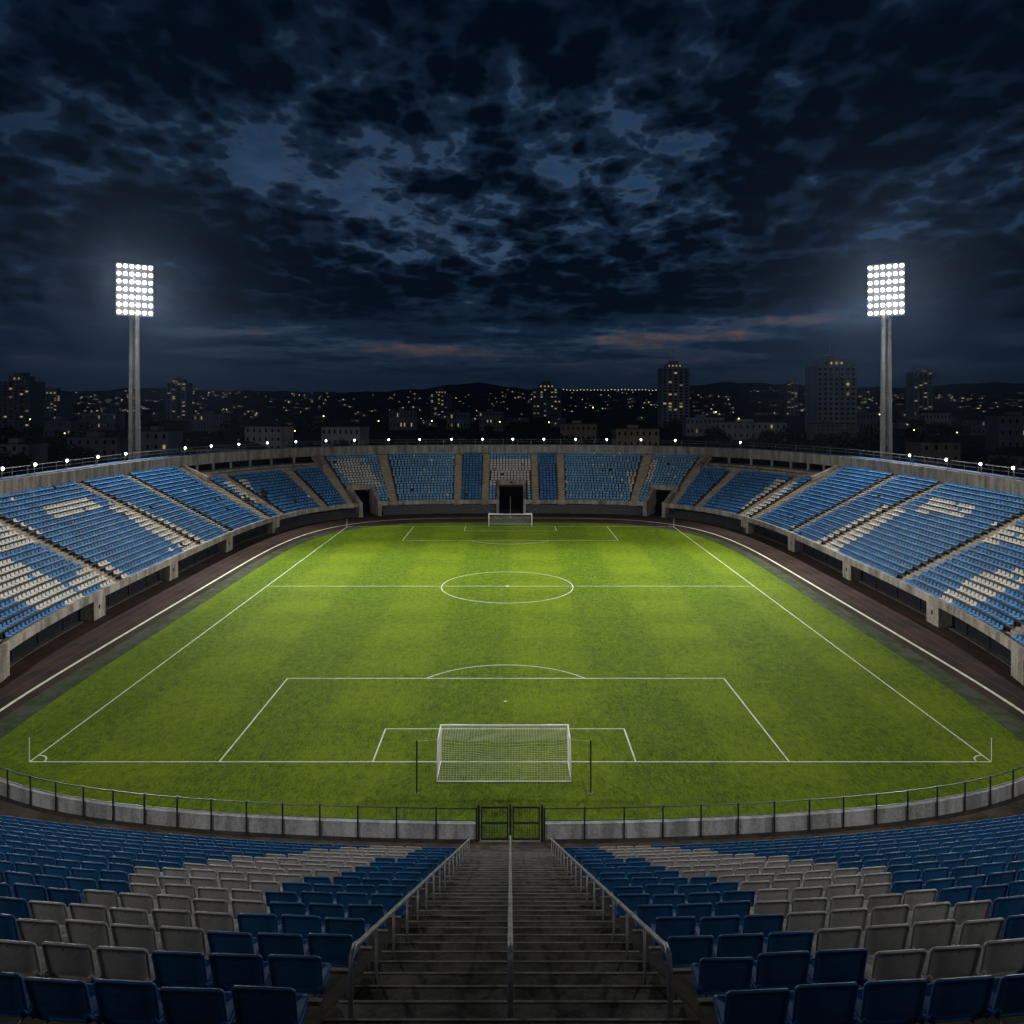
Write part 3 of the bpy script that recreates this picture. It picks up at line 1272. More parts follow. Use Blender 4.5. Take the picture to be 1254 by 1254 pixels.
for r_ in range(NROW):
    o = O0 + ROWP * r_ + .42
    z = Z0 + RISE * r_
    cuts = [(0, .6), (BLEN - .6, BLEN)]
    for a in aisles:
        wd = AW * (1.5 if min(abs(a - S_L), abs(a - S_R)) < .01 else 1) / 2
        cuts.append((a - wd, a + wd))
    for c, hw_, k_, _z, _h in TUN:
        if r_ < k_ + 1:
            cuts.append((c - hw_ - .15, c + hw_ + .15))
    if r_ >= CORNER_ROWS:
        cuts += [(S_L - .5, S_L2), (S_R2, S_R + .5)]
    for b0, b1 in minus(0, BLEN, cuts):
        pa, pb_ = bp(b0, o)[0], bp(b1, o)[0]
        mid_ = bp((b0 + b1) / 2, o)[0]
        length = math.hypot(*(mid_ - pa)) + math.hypot(*(pb_ - mid_))
        n = int(length / .80)
        if n < 1:
            continue
        for q_ in range(n):
            s_ = b0 + (b1 - b0) * ((q_ + .5) * .80 + (length - n * .80) / 2) / length
            p, nrm = bp(s_, o)
            px, py = px_of(p[0], p[1], z + .6)
            wh = any(inside((px, py), poly) for poly in FAR_WHITE)
            if 486 < px < 562 and rs.random() < .035 or 690 < px < 772 and rs.random() < .025 or 810 < px < 848 and py < 598 and rs.random() < .05:
                wh = True
            if wh and rs.random() < .02 or (597 < px < 655 and py < 560.5):
                wh = False
            if not wh and rs.random() < .0015:
                wh = True
            drop = rs.random() < .004
            if 296 < px < 330 and 600 < py < 618 and rs.random() < .45:   # the damaged corner block
                drop = True
            if not drop:
                rz = math.atan2(-nrm[1], -nrm[0]) - math.pi / 2
                add_template(ftv, ft.f, ft.mi, p[0], p[1], z, rz + rs.uniform(-.03, .03), 3 if wh else (7 if S_L2 < s_ < S_R2 and not 560 < px < 594 and not 656 < px < 688 else 2))
me = bpy.data.meshes.new('stadium_seats')
me.from_pydata(np.concatenate(VV).tolist(), [], FF)
for mt in (BLUE, GREY, FBLUE, FGREY, STEEL, BLUE_PAN, GREY_PAN, PBLUE):
    me.materials.append(mt)
me.polygons.foreach_set('material_index', MI)
sm = np.zeros(len(FF), bool)
sm[:N_NEAR_REST_FACES] = True
me.polygons.foreach_set('use_smooth', sm)
me.update()
rest = bpy.data.objects.new('stadium_seats', me)
COL.objects.link(rest)
tag(rest, 'thousands of small blue and white seats filling the distant rows', 'seats', kind='stuff')

# ---------------------------------------------------------------- goals, net poles, corner posts, ball
GW, GH = 4.5, 2.6


def make_goal(name, label, loc, rz):
    gl = thing(name, label, 'goal', loc, rz, 'goals')
    # local: goal mouth at y=0, net behind towards -y
    mb = MB()
    r_ = .062
    mb.tube([(-GW, 0, 0), (-GW, 0, GH)], r_, 10)
    mb.build('post', WHITE, gl, True)
    mb = MB()
    mb.tube([(GW, 0, 0), (GW, 0, GH)], r_, 10)
    mb.build('post', WHITE, gl, True)
    mb = MB()
    mb.tube([(-GW - .06, 0, GH), (GW + .06, 0, GH)], r_, 10)
    mb.build('crossbar', WHITE, gl, True)
    mb = MB()
    mb.tube([(-GW, -.06, .06), (-GW, -2.9, .06), (GW, -2.9, .06), (GW, -.06, .06)], .045, 8)
    mb.build('ground_bar', WHITE, gl, True)
    for sx in (-1, 1):
        mb = MB()
        mb.tube([(sx * GW, -.06, GH), (sx * GW, -2.0, GH - .06), (sx * GW, -2.12, GH - .2), (sx * GW, -2.86, .1)], .040, 8)
        mb.build('stanchion', WHITE, gl, True)
    # net: lines one way and the other, sagging roof
    mb = MB()
    rr = .0066
    path = [(0.0, GH)] + [(-2.05 * k / 7, GH - .05 * k / 7) for k in range(1, 8)] + [(-2.12 - .78 * k / 9, GH - .12 - (GH - .2) * k / 9) for k in range(1, 10)]

    def sag(x, i):
        u = 1 - (x / GW) ** 2
        return (.20 * u * math.sin(math.pi * min(1, i / 14.0)) * (1 + .25 * math.sin(x * 1.9 + i)) if i < 14 else 0) + .02 * math.sin(x * 3.1 + i * 1.3)
    nx = 48
    for j in range(nx + 1):
        x = -GW + 2 * GW * j / nx
        mb.tube([(x, yv, zv - sag(x, i)) for i, (yv, zv) in enumerate(path)], rr, 3, False)
    for i, (yv, zv) in enumerate(path):
        mb.tube([(x, yv, zv - sag(x, i)) for x in np.linspace(-GW, GW, 25)], rr, 3, False)
    for i in range(len(path) - 1):
        (ya, za), (yb, zb) = path[i], path[i + 1]
        ym, zm = (ya + yb) / 2, (za + zb) / 2
        mb.tube([(x, ym, zm - (sag(x, i) + sag(x, i + 1)) / 2) for x in np.linspace(-GW, GW, 25)], rr, 3, False)
    for sx in (-1, 1):
        for k in range(1, 12):
            z = .06 + (GH - .1) * k / 12
            mb.tube([(sx * GW, 0, z), (sx * GW, -2.12 - .78 * (1 - z / GH), z)], rr, 3, False)
        for k in range(1, 12):
            yv = -2.6 * k / 12
            mb.tube([(sx * GW, yv, .06), (sx * GW, yv, GH - .05 if yv > -2.1 else GH * (2.9 + yv) / .8)], rr, 3, False)
    mb.build('net', NET, gl)
    return gl


make_goal('football_goal', 'white goal with a box net nearest the stair, seen from behind', (off(GY0), GY0, 0), 0)
make_goal('football_goal', 'small white goal at the far end in front of the central tunnel', (0, GY1, 0), math.pi)
for gy, sg, nm in ((GY0, -1, 'near'), (GY1, 1, 'far')):
    for sx in (-1, 1):
        x = sx * 5.65 + off(gy)
        y = gy + sg * 4.4
        t = thing('net_pole', 'thin black net pole %s of the %s goal' % ('left' if sx < 0 else 'right', 'nearer' if nm == 'near' else 'farther'), 'pole', (x, y, 0), 0, 'poles beside the goals')
        mb = MB()
        mb.tube([(0, 0, 0), (0, 0, 3.45)], .055, 8)
        mb.build('shaft', IRON, t)
        mb = MB()
        mb.tube([(0, 0, .016), (0, 0, .06)], .16, 10)
        mb.build('foot_plate', STEEL, t)
        mb = MB()
        mb.tube([(0, 0, 3.42), (-sx * 1.45, -sg * 2.25, 2.55)], .005, 4)
        mb.build('guy_line', NET, t)
for sx in (-1, 1):
    for gy, wh in ((GY0, 'near'), (GY1, 'far')):
        t = thing('corner_post', 'slim white post on the %s %s corner of the pitch' % (wh, 'left' if sx < 0 else 'right'), 'post',
                  (sx * (HW + .1), gy + (.1 if wh == 'near' else 0), 0), 0, 'corner posts')
        mb = MB()
        mb.tube([(0, 0, 0), (0, 0, 1.60)], .022, 8)
        mb.build('shaft', WHITE, t)
        mb = MB()
        mb.tube([(0, 0, 1.59), (0, 0, 1.66)], .03, 8)
        mb.build('cap', WHITE, t)
t = thing('flag_pole', 'bare thin mast standing before the central tunnel mouth', 'mast', (0, 171.5, 0))
mb = MB()
mb.tube([(0, 0, 0), (0, 0, 4.8)], [.09, .05], 8)
mb.build('shaft', STEEL, t)
mb = MB()
mb.tube([(0, 0, 0), (0, 0, .25)], .25, 8)
mb.build('base', CONC_GREY, t)

# ---------------------------------------------------------------- floodlight towers
LENS = emit('floodlight_lens', (1.0, .99, .96), 11.0)
CASE = mat('lamp_housing', (.085, .088, .095), .6, .2)
TH0, TH1 = 42.7, 53.2


def flood_tower(label, x, y, normal_xy, aims, power, group):
    t = thing('floodlight_tower', label, 'floodlight', (x, y, 0), 0, group)
    for sx in (-1, 1):
        mb = MB()
        zs = np.linspace(0, TH0 + 1.5, 9)
        secs = []
        for z in zs:
            f_ = z / TH0
            cx = sx * (.78 - .20 * f_)
            hw, hd = .36 - .10 * f_, .50 - .2 * f_
            secs.append([(cx - hw, -hd, z), (cx + hw, -hd, z), (cx + hw, hd, z), (cx - hw, hd, z)])
        mb.sweep(secs, True)
        mb.build('mast_leg', CASE_LEG, t)
    mb = MB()
    z = 1.0
    k = 0
    while z < TH0 - 1:
        f_ = z / TH0
        a, b = .44 - .10 * f_, .44 - .10 * (z + 1.5) / TH0
        sg = 1 if k % 2 else -1
        mb.tube([(-sg * a, 0, z), (sg * b, 0, z + 1.5)], .055, 5)
        mb.tube([(-a, 0, z), (a, 0, z)], .05, 5)
        z += 1.5
        k += 1
    mb.build('lattice', CASE_LEG, t)
    mb = MB()
    for k in range(60):
        z = 1 + k * .66
        mb.tube([(-.14, -.2, z), (.14, -.2, z)], .02, 4)
    for sx in (-1, 1):
        mb.tube([(sx * .14, -.2, .8), (sx * .14, -.2, 41)], .022, 4)
    mb.build('ladder', STEEL, t)
    hx, hy = normal_xy
    rz = math.atan2(hx, -hy)                                   # head's local -y looks along the normal
    hd = bpy.data.objects.new('lamp_frame', None)
    W2 = 3.30
    mb = MB()
    rows_n, cols_n = 7, 6
    hgt = TH1 - TH0
    zz = [TH0 + .75 + (hgt - 1.5) * i / 6 for i in range(7)]
    xx = [-W2 + .5 + (2 * W2 - 1.0) * j / 5 for j in range(6)]
    mb.box(-W2, W2, .10, .22, TH0 + .1, TH1 - .1)
    for xv in (-W2 + .1, -1.1, 1.1, W2 - .1):
        mb.box(xv - .09, xv + .09, .225, .42, TH0, TH1)
    mb.box(-1.0, 1.0, .43, .75, TH0 - .6, TH0 + 4)
    fr = mb.build('lamp_frame', CASE, t)
    fr.rotation_euler = (0, 0, rz)
    fr.location = (hx * .5, hy * .5, 0)
    # a lamp: round housing with a domed lens
    hb = MB()
    hb.tube([(0, .09, 0), (0, -.05, 0), (0, -.16, 0)], [.16, .24, .26], 14)
    hm = hb.mesh('lamp', CASE, True)
    lb = MB()
    lb.tube([(0, -.162, 0), (0, -.22, 0), (0, -.36, 0), (0, -.52, 0), (0, -.62, 0), (0, -.66, 0)], [.20, .29, .37, .33, .20, .06], 14)
    lm = lb.mesh('lens', LENS, True)
    for z in zz:
        for xv in xx:
            o = link('lamp', hm, fr, (xv, 0, z))
            link('lens', lm, o)
    # the bank's light, thrown from just in front of the lenses
    for k, (ax, ay, frac, ang, bl) in enumerate(aims):
        ld = bpy.data.lights.new('floodlight', 'SPOT')
        ld.energy = power * frac
        ld.color = FLOOD_COL
        ld.spot_size = R(ang)
        ld.spot_blend = bl
        ld.shadow_soft_size = 1.6
        lo = bpy.data.objects.new('floodlight', ld)
        COL.objects.link(lo)
        src = Vector((x + hx * 2.0, y + hy * 2.0, TH0 + hgt * .5))
        lo.location = src
        lo.rotation_euler = (Vector((ax, ay, 22 if ang > 150 else 0)) - src).to_track_quat('-Z', 'Y').to_euler()
    return t


CASE_LEG = mat('grey_mast_steel', (.22, .22, .23), .55, .3, fn=worn((.26, .26, .265), (.13, .125, .12), .8, .6, .1, 6))
TN = Vector((.52, -.85)).normalized()
for sx in (-1, 1):
    flood_tower('tall twin-legged floodlight mast with a full bank of lit lamps behind the %s stand' % ('left' if sx < 0 else 'right'),
                sx * 74.0, 150.0, (-sx * TN.x, TN.y),
                [(sx * 48, 66, .25, 178, .35), (-sx * 3, 97, .75, 58, 1.0)], FLOOD_FAR, 'floodlight masts')
for sx in (-1, 1):
    n_ = Vector((-sx * .5, .86)).normalized()
    flood_tower('floodlight mast standing behind the viewer on the %s' % ('left' if sx < 0 else 'right'),
                sx * 46.0, -10.0, (n_.x, n_.y), [(sx * 2, 112, .34, 96, 1.0), (-sx * 8, 188, .66, 32, 1.0)], FLOOD_NEAR, 'floodlight masts')

# ---------------------------------------------------------------- lamps along the parapet
PLENS = emit('parapet_lamp_lens', (1.0, .97, .90), 14.0)
pb = MB()
pb.tube([(0, 0, 0), (0, 0, 1.15)], .07, 8)
pl_pole = pb.mesh('pole', STEEL, True)
pb = MB()
pb.box(-.30, .30, -.10, .34, 1.12, 1.68)
pl_case = pb.mesh('lamp_head', IRON)
pb = MB()
pb.tube([(0, -.102, 1.40), (0, -.24, 1.40), (0, -.33, 1.40)], [.22, .20, .10], 12)
pl_lens = pb.mesh('lens', PLENS, True)
lamp_px = [2, 42, 81, 119, 153, 226, 258, 292, 327, 362, 399, 434, 476, 514, 553, 591, 628, 666, 705, 743, 785, 827, 907, 1115, 1160, 1202, 1242]
for i, px in enumerate(lamp_px):
    s_ = s_at_px(px, OT + .9)
    p, nrm = bp(s_, OT + .9)
    if px < 336:
        lab = '%s lamp from the left on the parapet of the left stand' % ORD[i + 1]
    elif px > 914:
        lab = '%s lamp from the right on the parapet of the right stand' % ORD[len(lamp_px) - i]
    else:
        k = i - sum(1 for q in lamp_px if q < 336) + 1
        lab = '%s lamp from the left on the parapet above the far end stand' % ORD[k]
    t = thing('parapet_lamp', 'small white ' + lab, 'lamp', (p[0], p[1], 15.05), math.atan2(-nrm[1], -nrm[0]) + math.pi / 2, 'lamps along the parapet')
    link('pole', pl_pole, t)
    link('lens', pl_lens, link('lamp_head', pl_case, t))

# ---------------------------------------------------------------- hills
ridge = [(-400, 476), (-200, 480), (0, 480), (60, 478), (120, 479), (165, 474.5), (215, 476), (250, 478), (330, 479), (400, 480), (460, 480), (520, 476), (552, 471),
         (582, 468), (612, 472), (645, 477.5), (720, 478), (800, 478.5), (842, 473), (890, 467.5), (930, 469), (965, 471), (1000, 474), (1040, 474), (1090, 474),
         (1130, 473), (1170, 470.5), (1210, 468), (1254, 469), (1400, 474), (1700, 478)]
rx, ry = np.array(ridge).T
DR = 5200.0
m = MB()
cols = np.linspace(-400, 1650, 240)
rows = []
for px in cols:
    h = EYE + (497 - np.interp(px, rx, ry)) / F * DR
    h += 3.5 * math.sin(px * .13) + 2.2 * math.sin(px * .31 + 1) + 1.6 * math.sin(px * .77)
    st_ = []
    for D_, f_ in ((2300, 0.0), (2900, .16), (3500, .36), (4200, .62), (4800, .88), (DR, 1.0), (5900, .75)):
        st_.append(((px - 625) / F * D_, D_, -.02 + h * f_ + (4 * math.sin(px * .05 + D_ * .01) if 0 < f_ < 1 else 0)))
    rows.append(st_)
m.sweep(rows)
struct(m, 'hills', HILL, True)


def hill_z(px, D_):
    h = EYE + (497 - np.interp(px, rx, ry)) / F * DR
    return max(0.0, h * float(np.interp(D_, [2300, 2900, 3500, 4200, 4800, DR], [0, .16, .36, .62, .88, 1])))


# ---------------------------------------------------------------- town
LIT = [emit('lit_window_amber', (1.0, .70, .30), .32, False), emit('lit_window_warm', (1.0, .82, .50), .22, False), emit('lit_window_dim', (1.0, .66, .30), .12, False)]
DARKWIN = mat('unlit_window', (.010, .013, .02), .15)
PLASTER = [mat('pale_plaster', (.34, .33, .31), .9, fn=worn((.62, .61, .58), (.38, .37, .34), .15, .6, .1, 2, True)),
           mat('grey_plaster', (.24, .24, .245), .9, fn=worn((.38, .38, .39), (.22, .22, .22), .15, .6, .1, 2, True)),
           mat('tan_plaster', (.34, .27, .20), .9, fn=worn((.50, .39, .28), (.3, .22, .16), .15, .6, .1, 2, True))]
ROOF = mat('dark_roof_tiles', (.05, .045, .045), .8, fn=worn((.06, .05, .05), (.025, .024, .024), .5, .7, .1, 3))
ROOF_FLAT = mat('flat_roof_felt', (.06, .065, .075), .8, fn=worn((.07, .075, .085), (.03, .032, .036), .3, .7, .1, 2))
wb = MB()
wb.box(-.5, .5, -.08, .04, -.5, .5)
WIN_ME = [wb.mesh('window', mt) for mt in LIT + [DARKWIN]]
wr = random.Random(3)


def at(px, py, D_):
    return (px - 625) / F * D_, D_, EYE - (py - 497) / F * D_


def windows(b, W_, Dp, z0, floors, fh, cols_, lit, wsize, face='front'):
    for r_ in range(floors):
        for c in range(cols_):
            k = 3
            if wr.random() < lit * .7:
                k = wr.choice((0, 0, 1, 2))
            x = -W_ / 2 + W_ * (c + .5) / cols_
            o = link('window', WIN_ME[k], b, (x, -Dp / 2, z0 + fh * (r_ + .55)))
            o.scale = (wsize[0], 1, wsize[1])


def tower_block(px0, px1, py_top, D_, lit, label, cols_, mt, mast=0, shoulders=True, rz=0.0):
    W_ = (px1 - px0) / F * D_
    H_ = EYE + (497 - py_top) / F * D_
    x = ((px0 + px1) / 2 - 625) / F * D_
    b = thing('tower_block', label, 'tower block', (x, D_, 0), rz, 'tower blocks of the town')
    Dp = W_ * .8
    mb = MB()
    mb.box(-W_ / 2, W_ / 2, -Dp / 2, Dp / 2, -.02, H_)
    mb.build('wall', mt, b)
    fh = 3.05
    floors = int((H_ - 2) / fh)
    floors = min(floors, int(98 / cols_))
    fh = (H_ - 2.0) / floors
    # vertical ribs that divide the bays, balconies slabs in two bays
    for c in range(cols_ + 1):
        if c % 2 == 0 or c == cols_:
            xr = -W_ / 2 + W_ * c / cols_
            mb = MB()
            mb.box(xr - .3, xr + .3, -Dp / 2 - .8, -Dp / 2 - .002, 0, H_ + .6)
            mb.build('rib', mt, b)
    for bay in (1, max(1, cols_ - 2)):
        xr = -W_ / 2 + W_ * (bay + .5) / cols_
        mb = MB()
        for r_ in range(floors):
            mb.box(xr - W_ / cols_ * .42, xr + W_ / cols_ * .42, -Dp / 2 - 1.0, -Dp / 2 - .003, 1.2 + fh * r_, 1.9 + fh * r_)
        mb.build('balcony_stack', mt, b)
    windows(b, W_, Dp, 1.0, floors, fh, cols_, lit, (W_ / cols_ * .52, fh * .5))
    mb = MB()
    mb.box(-W_ * .28, W_ * .28, -Dp * .3, Dp * .3, H_, H_ + W_ * .16)
    mb.box(-W_ * .16, W_ * .16, -Dp * .2, Dp * .2, H_ + W_ * .16, H_ + W_ * .27)
    pn = mb.build('penthouse', mt, b)
    for k in range(4):
        o = link('window', WIN_ME[wr.choice((0, 1, 3))], b, (-W_ * .2 + W_ * .4 * k / 3, -Dp * .3, H_ + W_ * .08))
        o.scale = (W_ * .05, 1, W_ * .06)
    if mast:
        mb = MB()
        mb.tube([(0, 0, H_ + W_ * .27), (0, 0, H_ + W_ * .27 + mast)], .22, 5)
        mb.build('mast', IRON, b)
    return b


tower_block(7, 46, 467, 900, .10, 'broad dark tower block at the left edge of the skyline', 6, PLASTER[1], 3)
tower_block(208, 232, 469, 1350, .22, 'slim grey tower block just right of the left floodlight mast', 4, PLASTER[1], 4)
tower_block(808, 841, 451, 900, .13, 'tall tower block with a roof mast right of the far stand centre', 5, PLASTER[0], 14)
tower_block(993, 1040, 449, 620, .05, 'large pale tower block on a brown podium left of the right floodlight', 7, PLASTER[0], 9)
tower_block(1114, 1137, 456, 1350, .20, 'slim tower block with scattered lit windows right of the right floodlight', 4, PLASTER[1], 4)
tower_block(528, 553, 482.5, 1700, .25, 'low grey apartment slab below the central hill', 6, PLASTER[1], 0)
tower_block(652, 686, 476, 1700, .30, 'wide dark apartment slab with many lit windows right of the central hill', 8, PLASTER[1], 0)
tower_block(962, 975, 470, 2000, .30, 'tiny distant tower block with lit top floors left of the large pale tower', 3, PLASTER[1], 0)
tower_block(48, 82, 484, 1500, .30, 'distant dark apartment slab right of the broad left tower', 8, PLASTER[1], 0)


def house(px0, px1, py0, py1, D_, mt, roof, lit, floors, label, rz=0.0, cols_=None):
    W_ = (px1 - px0) / F * D_
    zt = EYE - (py0 - 497) / F * D_
    H_ = max(3.2, zt)
    x = ((px0 + px1) / 2 - 625) / F * D_
    b = thing('town_house', label, 'house', (x, D_, 0), rz, 'houses of the town')
    Dp = min(W_ * .7, 14)
    rh = min(Dp * .24, 3.2) if roof == 'hip' else 0
    hw_ = H_ - rh
    mb = MB()
    mb.box(-W_ / 2, W_ / 2, -Dp / 2, Dp / 2, -.02, hw_)
    mb.build('wall', mt, b)
    mb = MB()
    if roof == 'hip':
        e = .5
        x0, x1, y0, y1 = -W_ / 2 - e, W_ / 2 + e, -Dp / 2 - e, Dp / 2 + e
        rx_ = max(0.5, W_ / 2 - Dp * .45)
        A, B_, C_, D2 = (x0, y0, hw_), (x1, y0, hw_), (x1, y1, hw_), (x0, y1, hw_)
        E, G = (-rx_, 0, hw_ + rh), (rx_, 0, hw_ + rh)
        mb.quad(A, B_, G, E)
        mb.quad(B_, C_, G)
        mb.quad(C_, D2, E, G)
        mb.quad(D2, A, E)
        mb.quad(D2, C_, B_, A)
        rf = mb.build('roof', ROOF, b)
        mb = MB()
        mb.box(W_ * .15, W_ * .15 + .9, .3, 1.2, hw_ + rh * .4, hw_ + rh + .9)
        mb.build('chimney', mt, rf)
    else:
        mb.box(-W_ / 2 - .3, W_ / 2 + .3, -Dp / 2 - .3, Dp / 2 + .3, hw_ + .002, hw_ + .35)
        rf = mb.build('roof', ROOF_FLAT, b)
        mb = MB()
        mb.box(-W_ * .2, W_ * .05, -Dp * .2, Dp * .2, hw_ + .36, hw_ + 2.2)
        mb.build('roof_hut', mt, rf)
    if cols_ is None:
        cols_ = max(2, min(12, int(W_ / 3.4)))
    fh = hw_ / floors
    windows(b, W_, Dp, 0, floors, fh, cols_, lit, (min(1.2, W_ / cols_ * .4), fh * .38))
    return b


HOUSES = [
    (0, 48, 543, 560, 330, 0, 'flat', 0, 2, 'long low pale building behind the left parapet at the photo edge'),
    (92, 152, 535, 552, 370, 1, 'flat', .03, 2, 'low dim building left of the left floodlight mast'),
    (174, 217, 528, 552, 340, 1, 'flat', .06, 3, 'grey three-storey flats just right of the left floodlight mast foot'),
    (230, 322, 540, 556, 330, 0, 'hip', .05, 2, 'long pale hall with a row of windows behind the left corner parapet'),
    (306, 354, 515, 540, 420, 0, 'hip', .05, 3, 'pale villa with a hipped roof above the left corner of the bowl'),
    (398, 448, 516, 534, 460, 0, 'hip', .06, 2, 'pale two-storey house between two green street lamps'),
    (478, 512, 503, 514, 800, 1, 'flat', .25, 2, 'faint flat-roofed block left of centre among trees'),
    (548, 576, 505, 515, 800, 1, 'flat', .2, 2, 'faint flat-roofed block below the central hill'),
    (588, 618, 504, 518, 760, 1, 'flat', .2, 3, 'faint pale flats among trees just left of the centre'),
    (688, 732, 519, 536, 520, 2, 'flat', .04, 2, 'low tan building right of the centre behind the parapet lamps'),
    (752, 804, 525, 541, 450, 2, 'flat', .04, 2, 'low brown building left of the tower with the roof mast'),
    (838, 884, 511, 522, 640, 0, 'flat', .15, 2, 'long pale block at the foot of the tower with the roof mast'),
    (876, 960, 517, 530, 560, 0, 'flat', .05, 2, 'long pale low block left of the large pale tower'),
    (992, 1041, 519, 545, 560, 2, 'flat', .12, 4, 'brown four-storey podium block below the large pale tower'),
    (1042, 1078, 505, 518, 800, 1, 'flat', .12, 2, 'dim block between the large pale tower and the right floodlight mast'),
    (1118, 1166, 533, 558, 330, 2, 'hip', 0, 2, 'tan house with a hipped roof right of the right floodlight mast'),
    (1126, 1160, 502, 515, 800, 0, 'hip', .05, 2, 'pale hipped house below the slim right tower'),
    (1176, 1212, 510, 522, 650, 1, 'hip', .1, 2, 'dim hipped house among trees far right of the right mast'),
    (1216, 1275, 509, 537, 430, 1, 'flat', .14, 3, 'apartment block with some lit windows at the right edge'),
    (1222, 1290, 547, 562, 300, 1, 'hip', .1, 1, 'low long house behind the right parapet lamps'),
    (60, 92, 515, 528, 620, 1, 'flat', .15, 2, 'small dim block right of the broad left tower'),
    (100, 150, 506, 516, 800, 1, 'flat', .15, 2, 'long faint block left of the upper left floodlight mast'),
    (236, 280, 507, 518, 760, 1, 'flat', .15, 2, 'faint block right of the slim grey tower'),
]
for (a, b_, c, d_, D_, mi, rf, lit, fl_, lab) in HOUSES:
    house(a, b_, c, d_, D_, PLASTER[mi], rf, lit, fl_, lab, wr.uniform(-.25, .25))

# street lamps of the town
SLENS = emit('street_lamp_lens', (1.0, .80, .22), 9.0, False)
sb = MB()
sb.tube([(0, 0, 0), (0, 0, 1)], [.014, .009], 6)
sl_pole = sb.mesh('pole', IRON)
STREET = [(81, 530, 420, 'above the low building left of the left floodlight mast'), (244, 507, 760, 'right of the slim grey tower'),
          (362, 527, 420, 'right of the pale villa'), (397, 509, 480, 'left of the pale two-storey house'), (464, 515, 520, 'right of the pale two-storey house'),
          (672, 516.5, 480, 'left of the low tan building'), (726, 498.5, 760, 'behind the low tan building'), (904, 512, 560, 'over the long pale low block'),
          (1076, 507, 640, 'just left of the right floodlight mast'), (1170, 529, 380, 'right of the tan hipped house'), (173, 523, 520, 'just right of the left floodlight mast'),
          (38, 513, 700, 'in front of the broad left tower'), (529, 515, 600, 'among the dark trees below the central hill'), (612, 516, 560, 'among trees left of centre'),
          (876, 504, 760, 'right of the tower with the roof mast'), (1118, 526, 520, 'left of the tan hipped house')]
for (px, py, D_, lab) in STREET:
    x, y, z = at(px, py, D_)
    t = thing('street_lamp', 'yellow-green street lamp ' + lab, 'street lamp', (x, y, 0), 0, 'street lamps of the town')
    o = link('pole', sl_pole, t)
    o.scale = (9, 9, z)
    mb = MB()
    mb.tube([(0, 0, z), (0, -.8, z + .15)], .08, 5)
    mb.tube([(0, -.5, z + .05), (0, -1.3, z + .05)], [.3, .26], 8)
    h = mb.build('lamp_head', IRON, t)
    mb = MB()
    r_ = .00062 * D_
    mb.tube([(0, -1.31, z - r_ * .6), (0, -1.31 - r_ * .5, z - r_), (0, -1.31 - r_, z - r_ * .6)], [r_ * .7, r_, r_ * .6], 8)
    mb.build('lens', SLENS, h)

# distant lights and roofs that read as one mass
LIT_FAR = [emit('far_light_amber', (1.0, .74, .34), 1.25, False), emit('far_light_pale', (1.0, .88, .55), 1.1, False), emit('far_light_dim', (1.0, .66, .30), .42, False)]
fr_ = random.Random(21)
m = MB()
hb = MB()
clusters = [(fr_.uniform(-30, 1290), fr_.uniform(478, 506), fr_.uniform(14, 55)) for _ in range(46)]
n_l = 0
while n_l < 560:
    if fr_.random() < .62:
        cx, cy, cw = fr_.choice(clusters)
        px, py = fr_.gauss(cx, cw), cy + fr_.gauss(0, 2.2)
    else:
        px, py = fr_.uniform(-40, 1300), fr_.choice((fr_.uniform(480, 500), fr_.uniform(484, 520)))
    if py > 521 or px < -60 or px > 1320:
        continue
    # walk outward until the line of sight meets the ground
    D_ = None
    for q in range(0, 60):
        dd = 700 + q * 70
        if EYE - (py - 497) / F * dd <= hill_z(px, dd) + 5:
            D_ = dd
            break
    if D_ is None or D_ > 4700:
        continue
    x, y, z = at(px, py, D_)
    s_ = D_ / F * fr_.choice((.40, .5, .6, .8)) * .5
    m.m = fr_.choice((0, 0, 1, 2, 2))
    m.box(x - s_, x + s_, y - s_ - .2, y + s_ - .2, z - s_ * .9, z + s_ * .9)
    n_l += 1
    if fr_.random() < .8:
        bw, bh = fr_.uniform(7, 22), fr_.uniform(3, 6)
        hz = hill_z(px, D_)
        hb.box(x - bw * fr_.random(), x + bw * fr_.random() + 2, y + s_ + .3, y + s_ + 12, hz - 4, max(hz + bh, z + 1.5))
for px in np.arange(690, 810, 4.2):                      # the lit road along the low ridge
    D_ = 4400
    py = 477.5 + fr_.uniform(-.8, .8)
    x, y, z = at(px, py, D_)
    z = max(z, hill_z(px, D_) + 3)
    s_ = D_ / F * .42
    m.m = fr_.choice((0, 1))
    m.box(x - s_, x + s_, y - s_, y + s_, z - s_, z + s_)
tag(m.build('town_lights', LIT_FAR), 'hundreds of tiny amber lights sprinkled across the distant town', 'town lights', kind='stuff')
tag(hb.build('distant_houses', PLASTER[1]), 'dark mass of small distant houses below the hills', 'houses', kind='stuff')

# ---------------------------------------------------------------- trees
LEAF = mat('dark_foliage', (.03, .05, .02), .9, fn=lambda g, b: g.put(b.inputs['Base Color'], g.mix(g.n('ShaderNodeNewGeometry').outputs['Random Per Island'], (.022, .034, .014), (.055, .075, .03))))
BARK = mat('bark', (.05, .04, .03), .9)


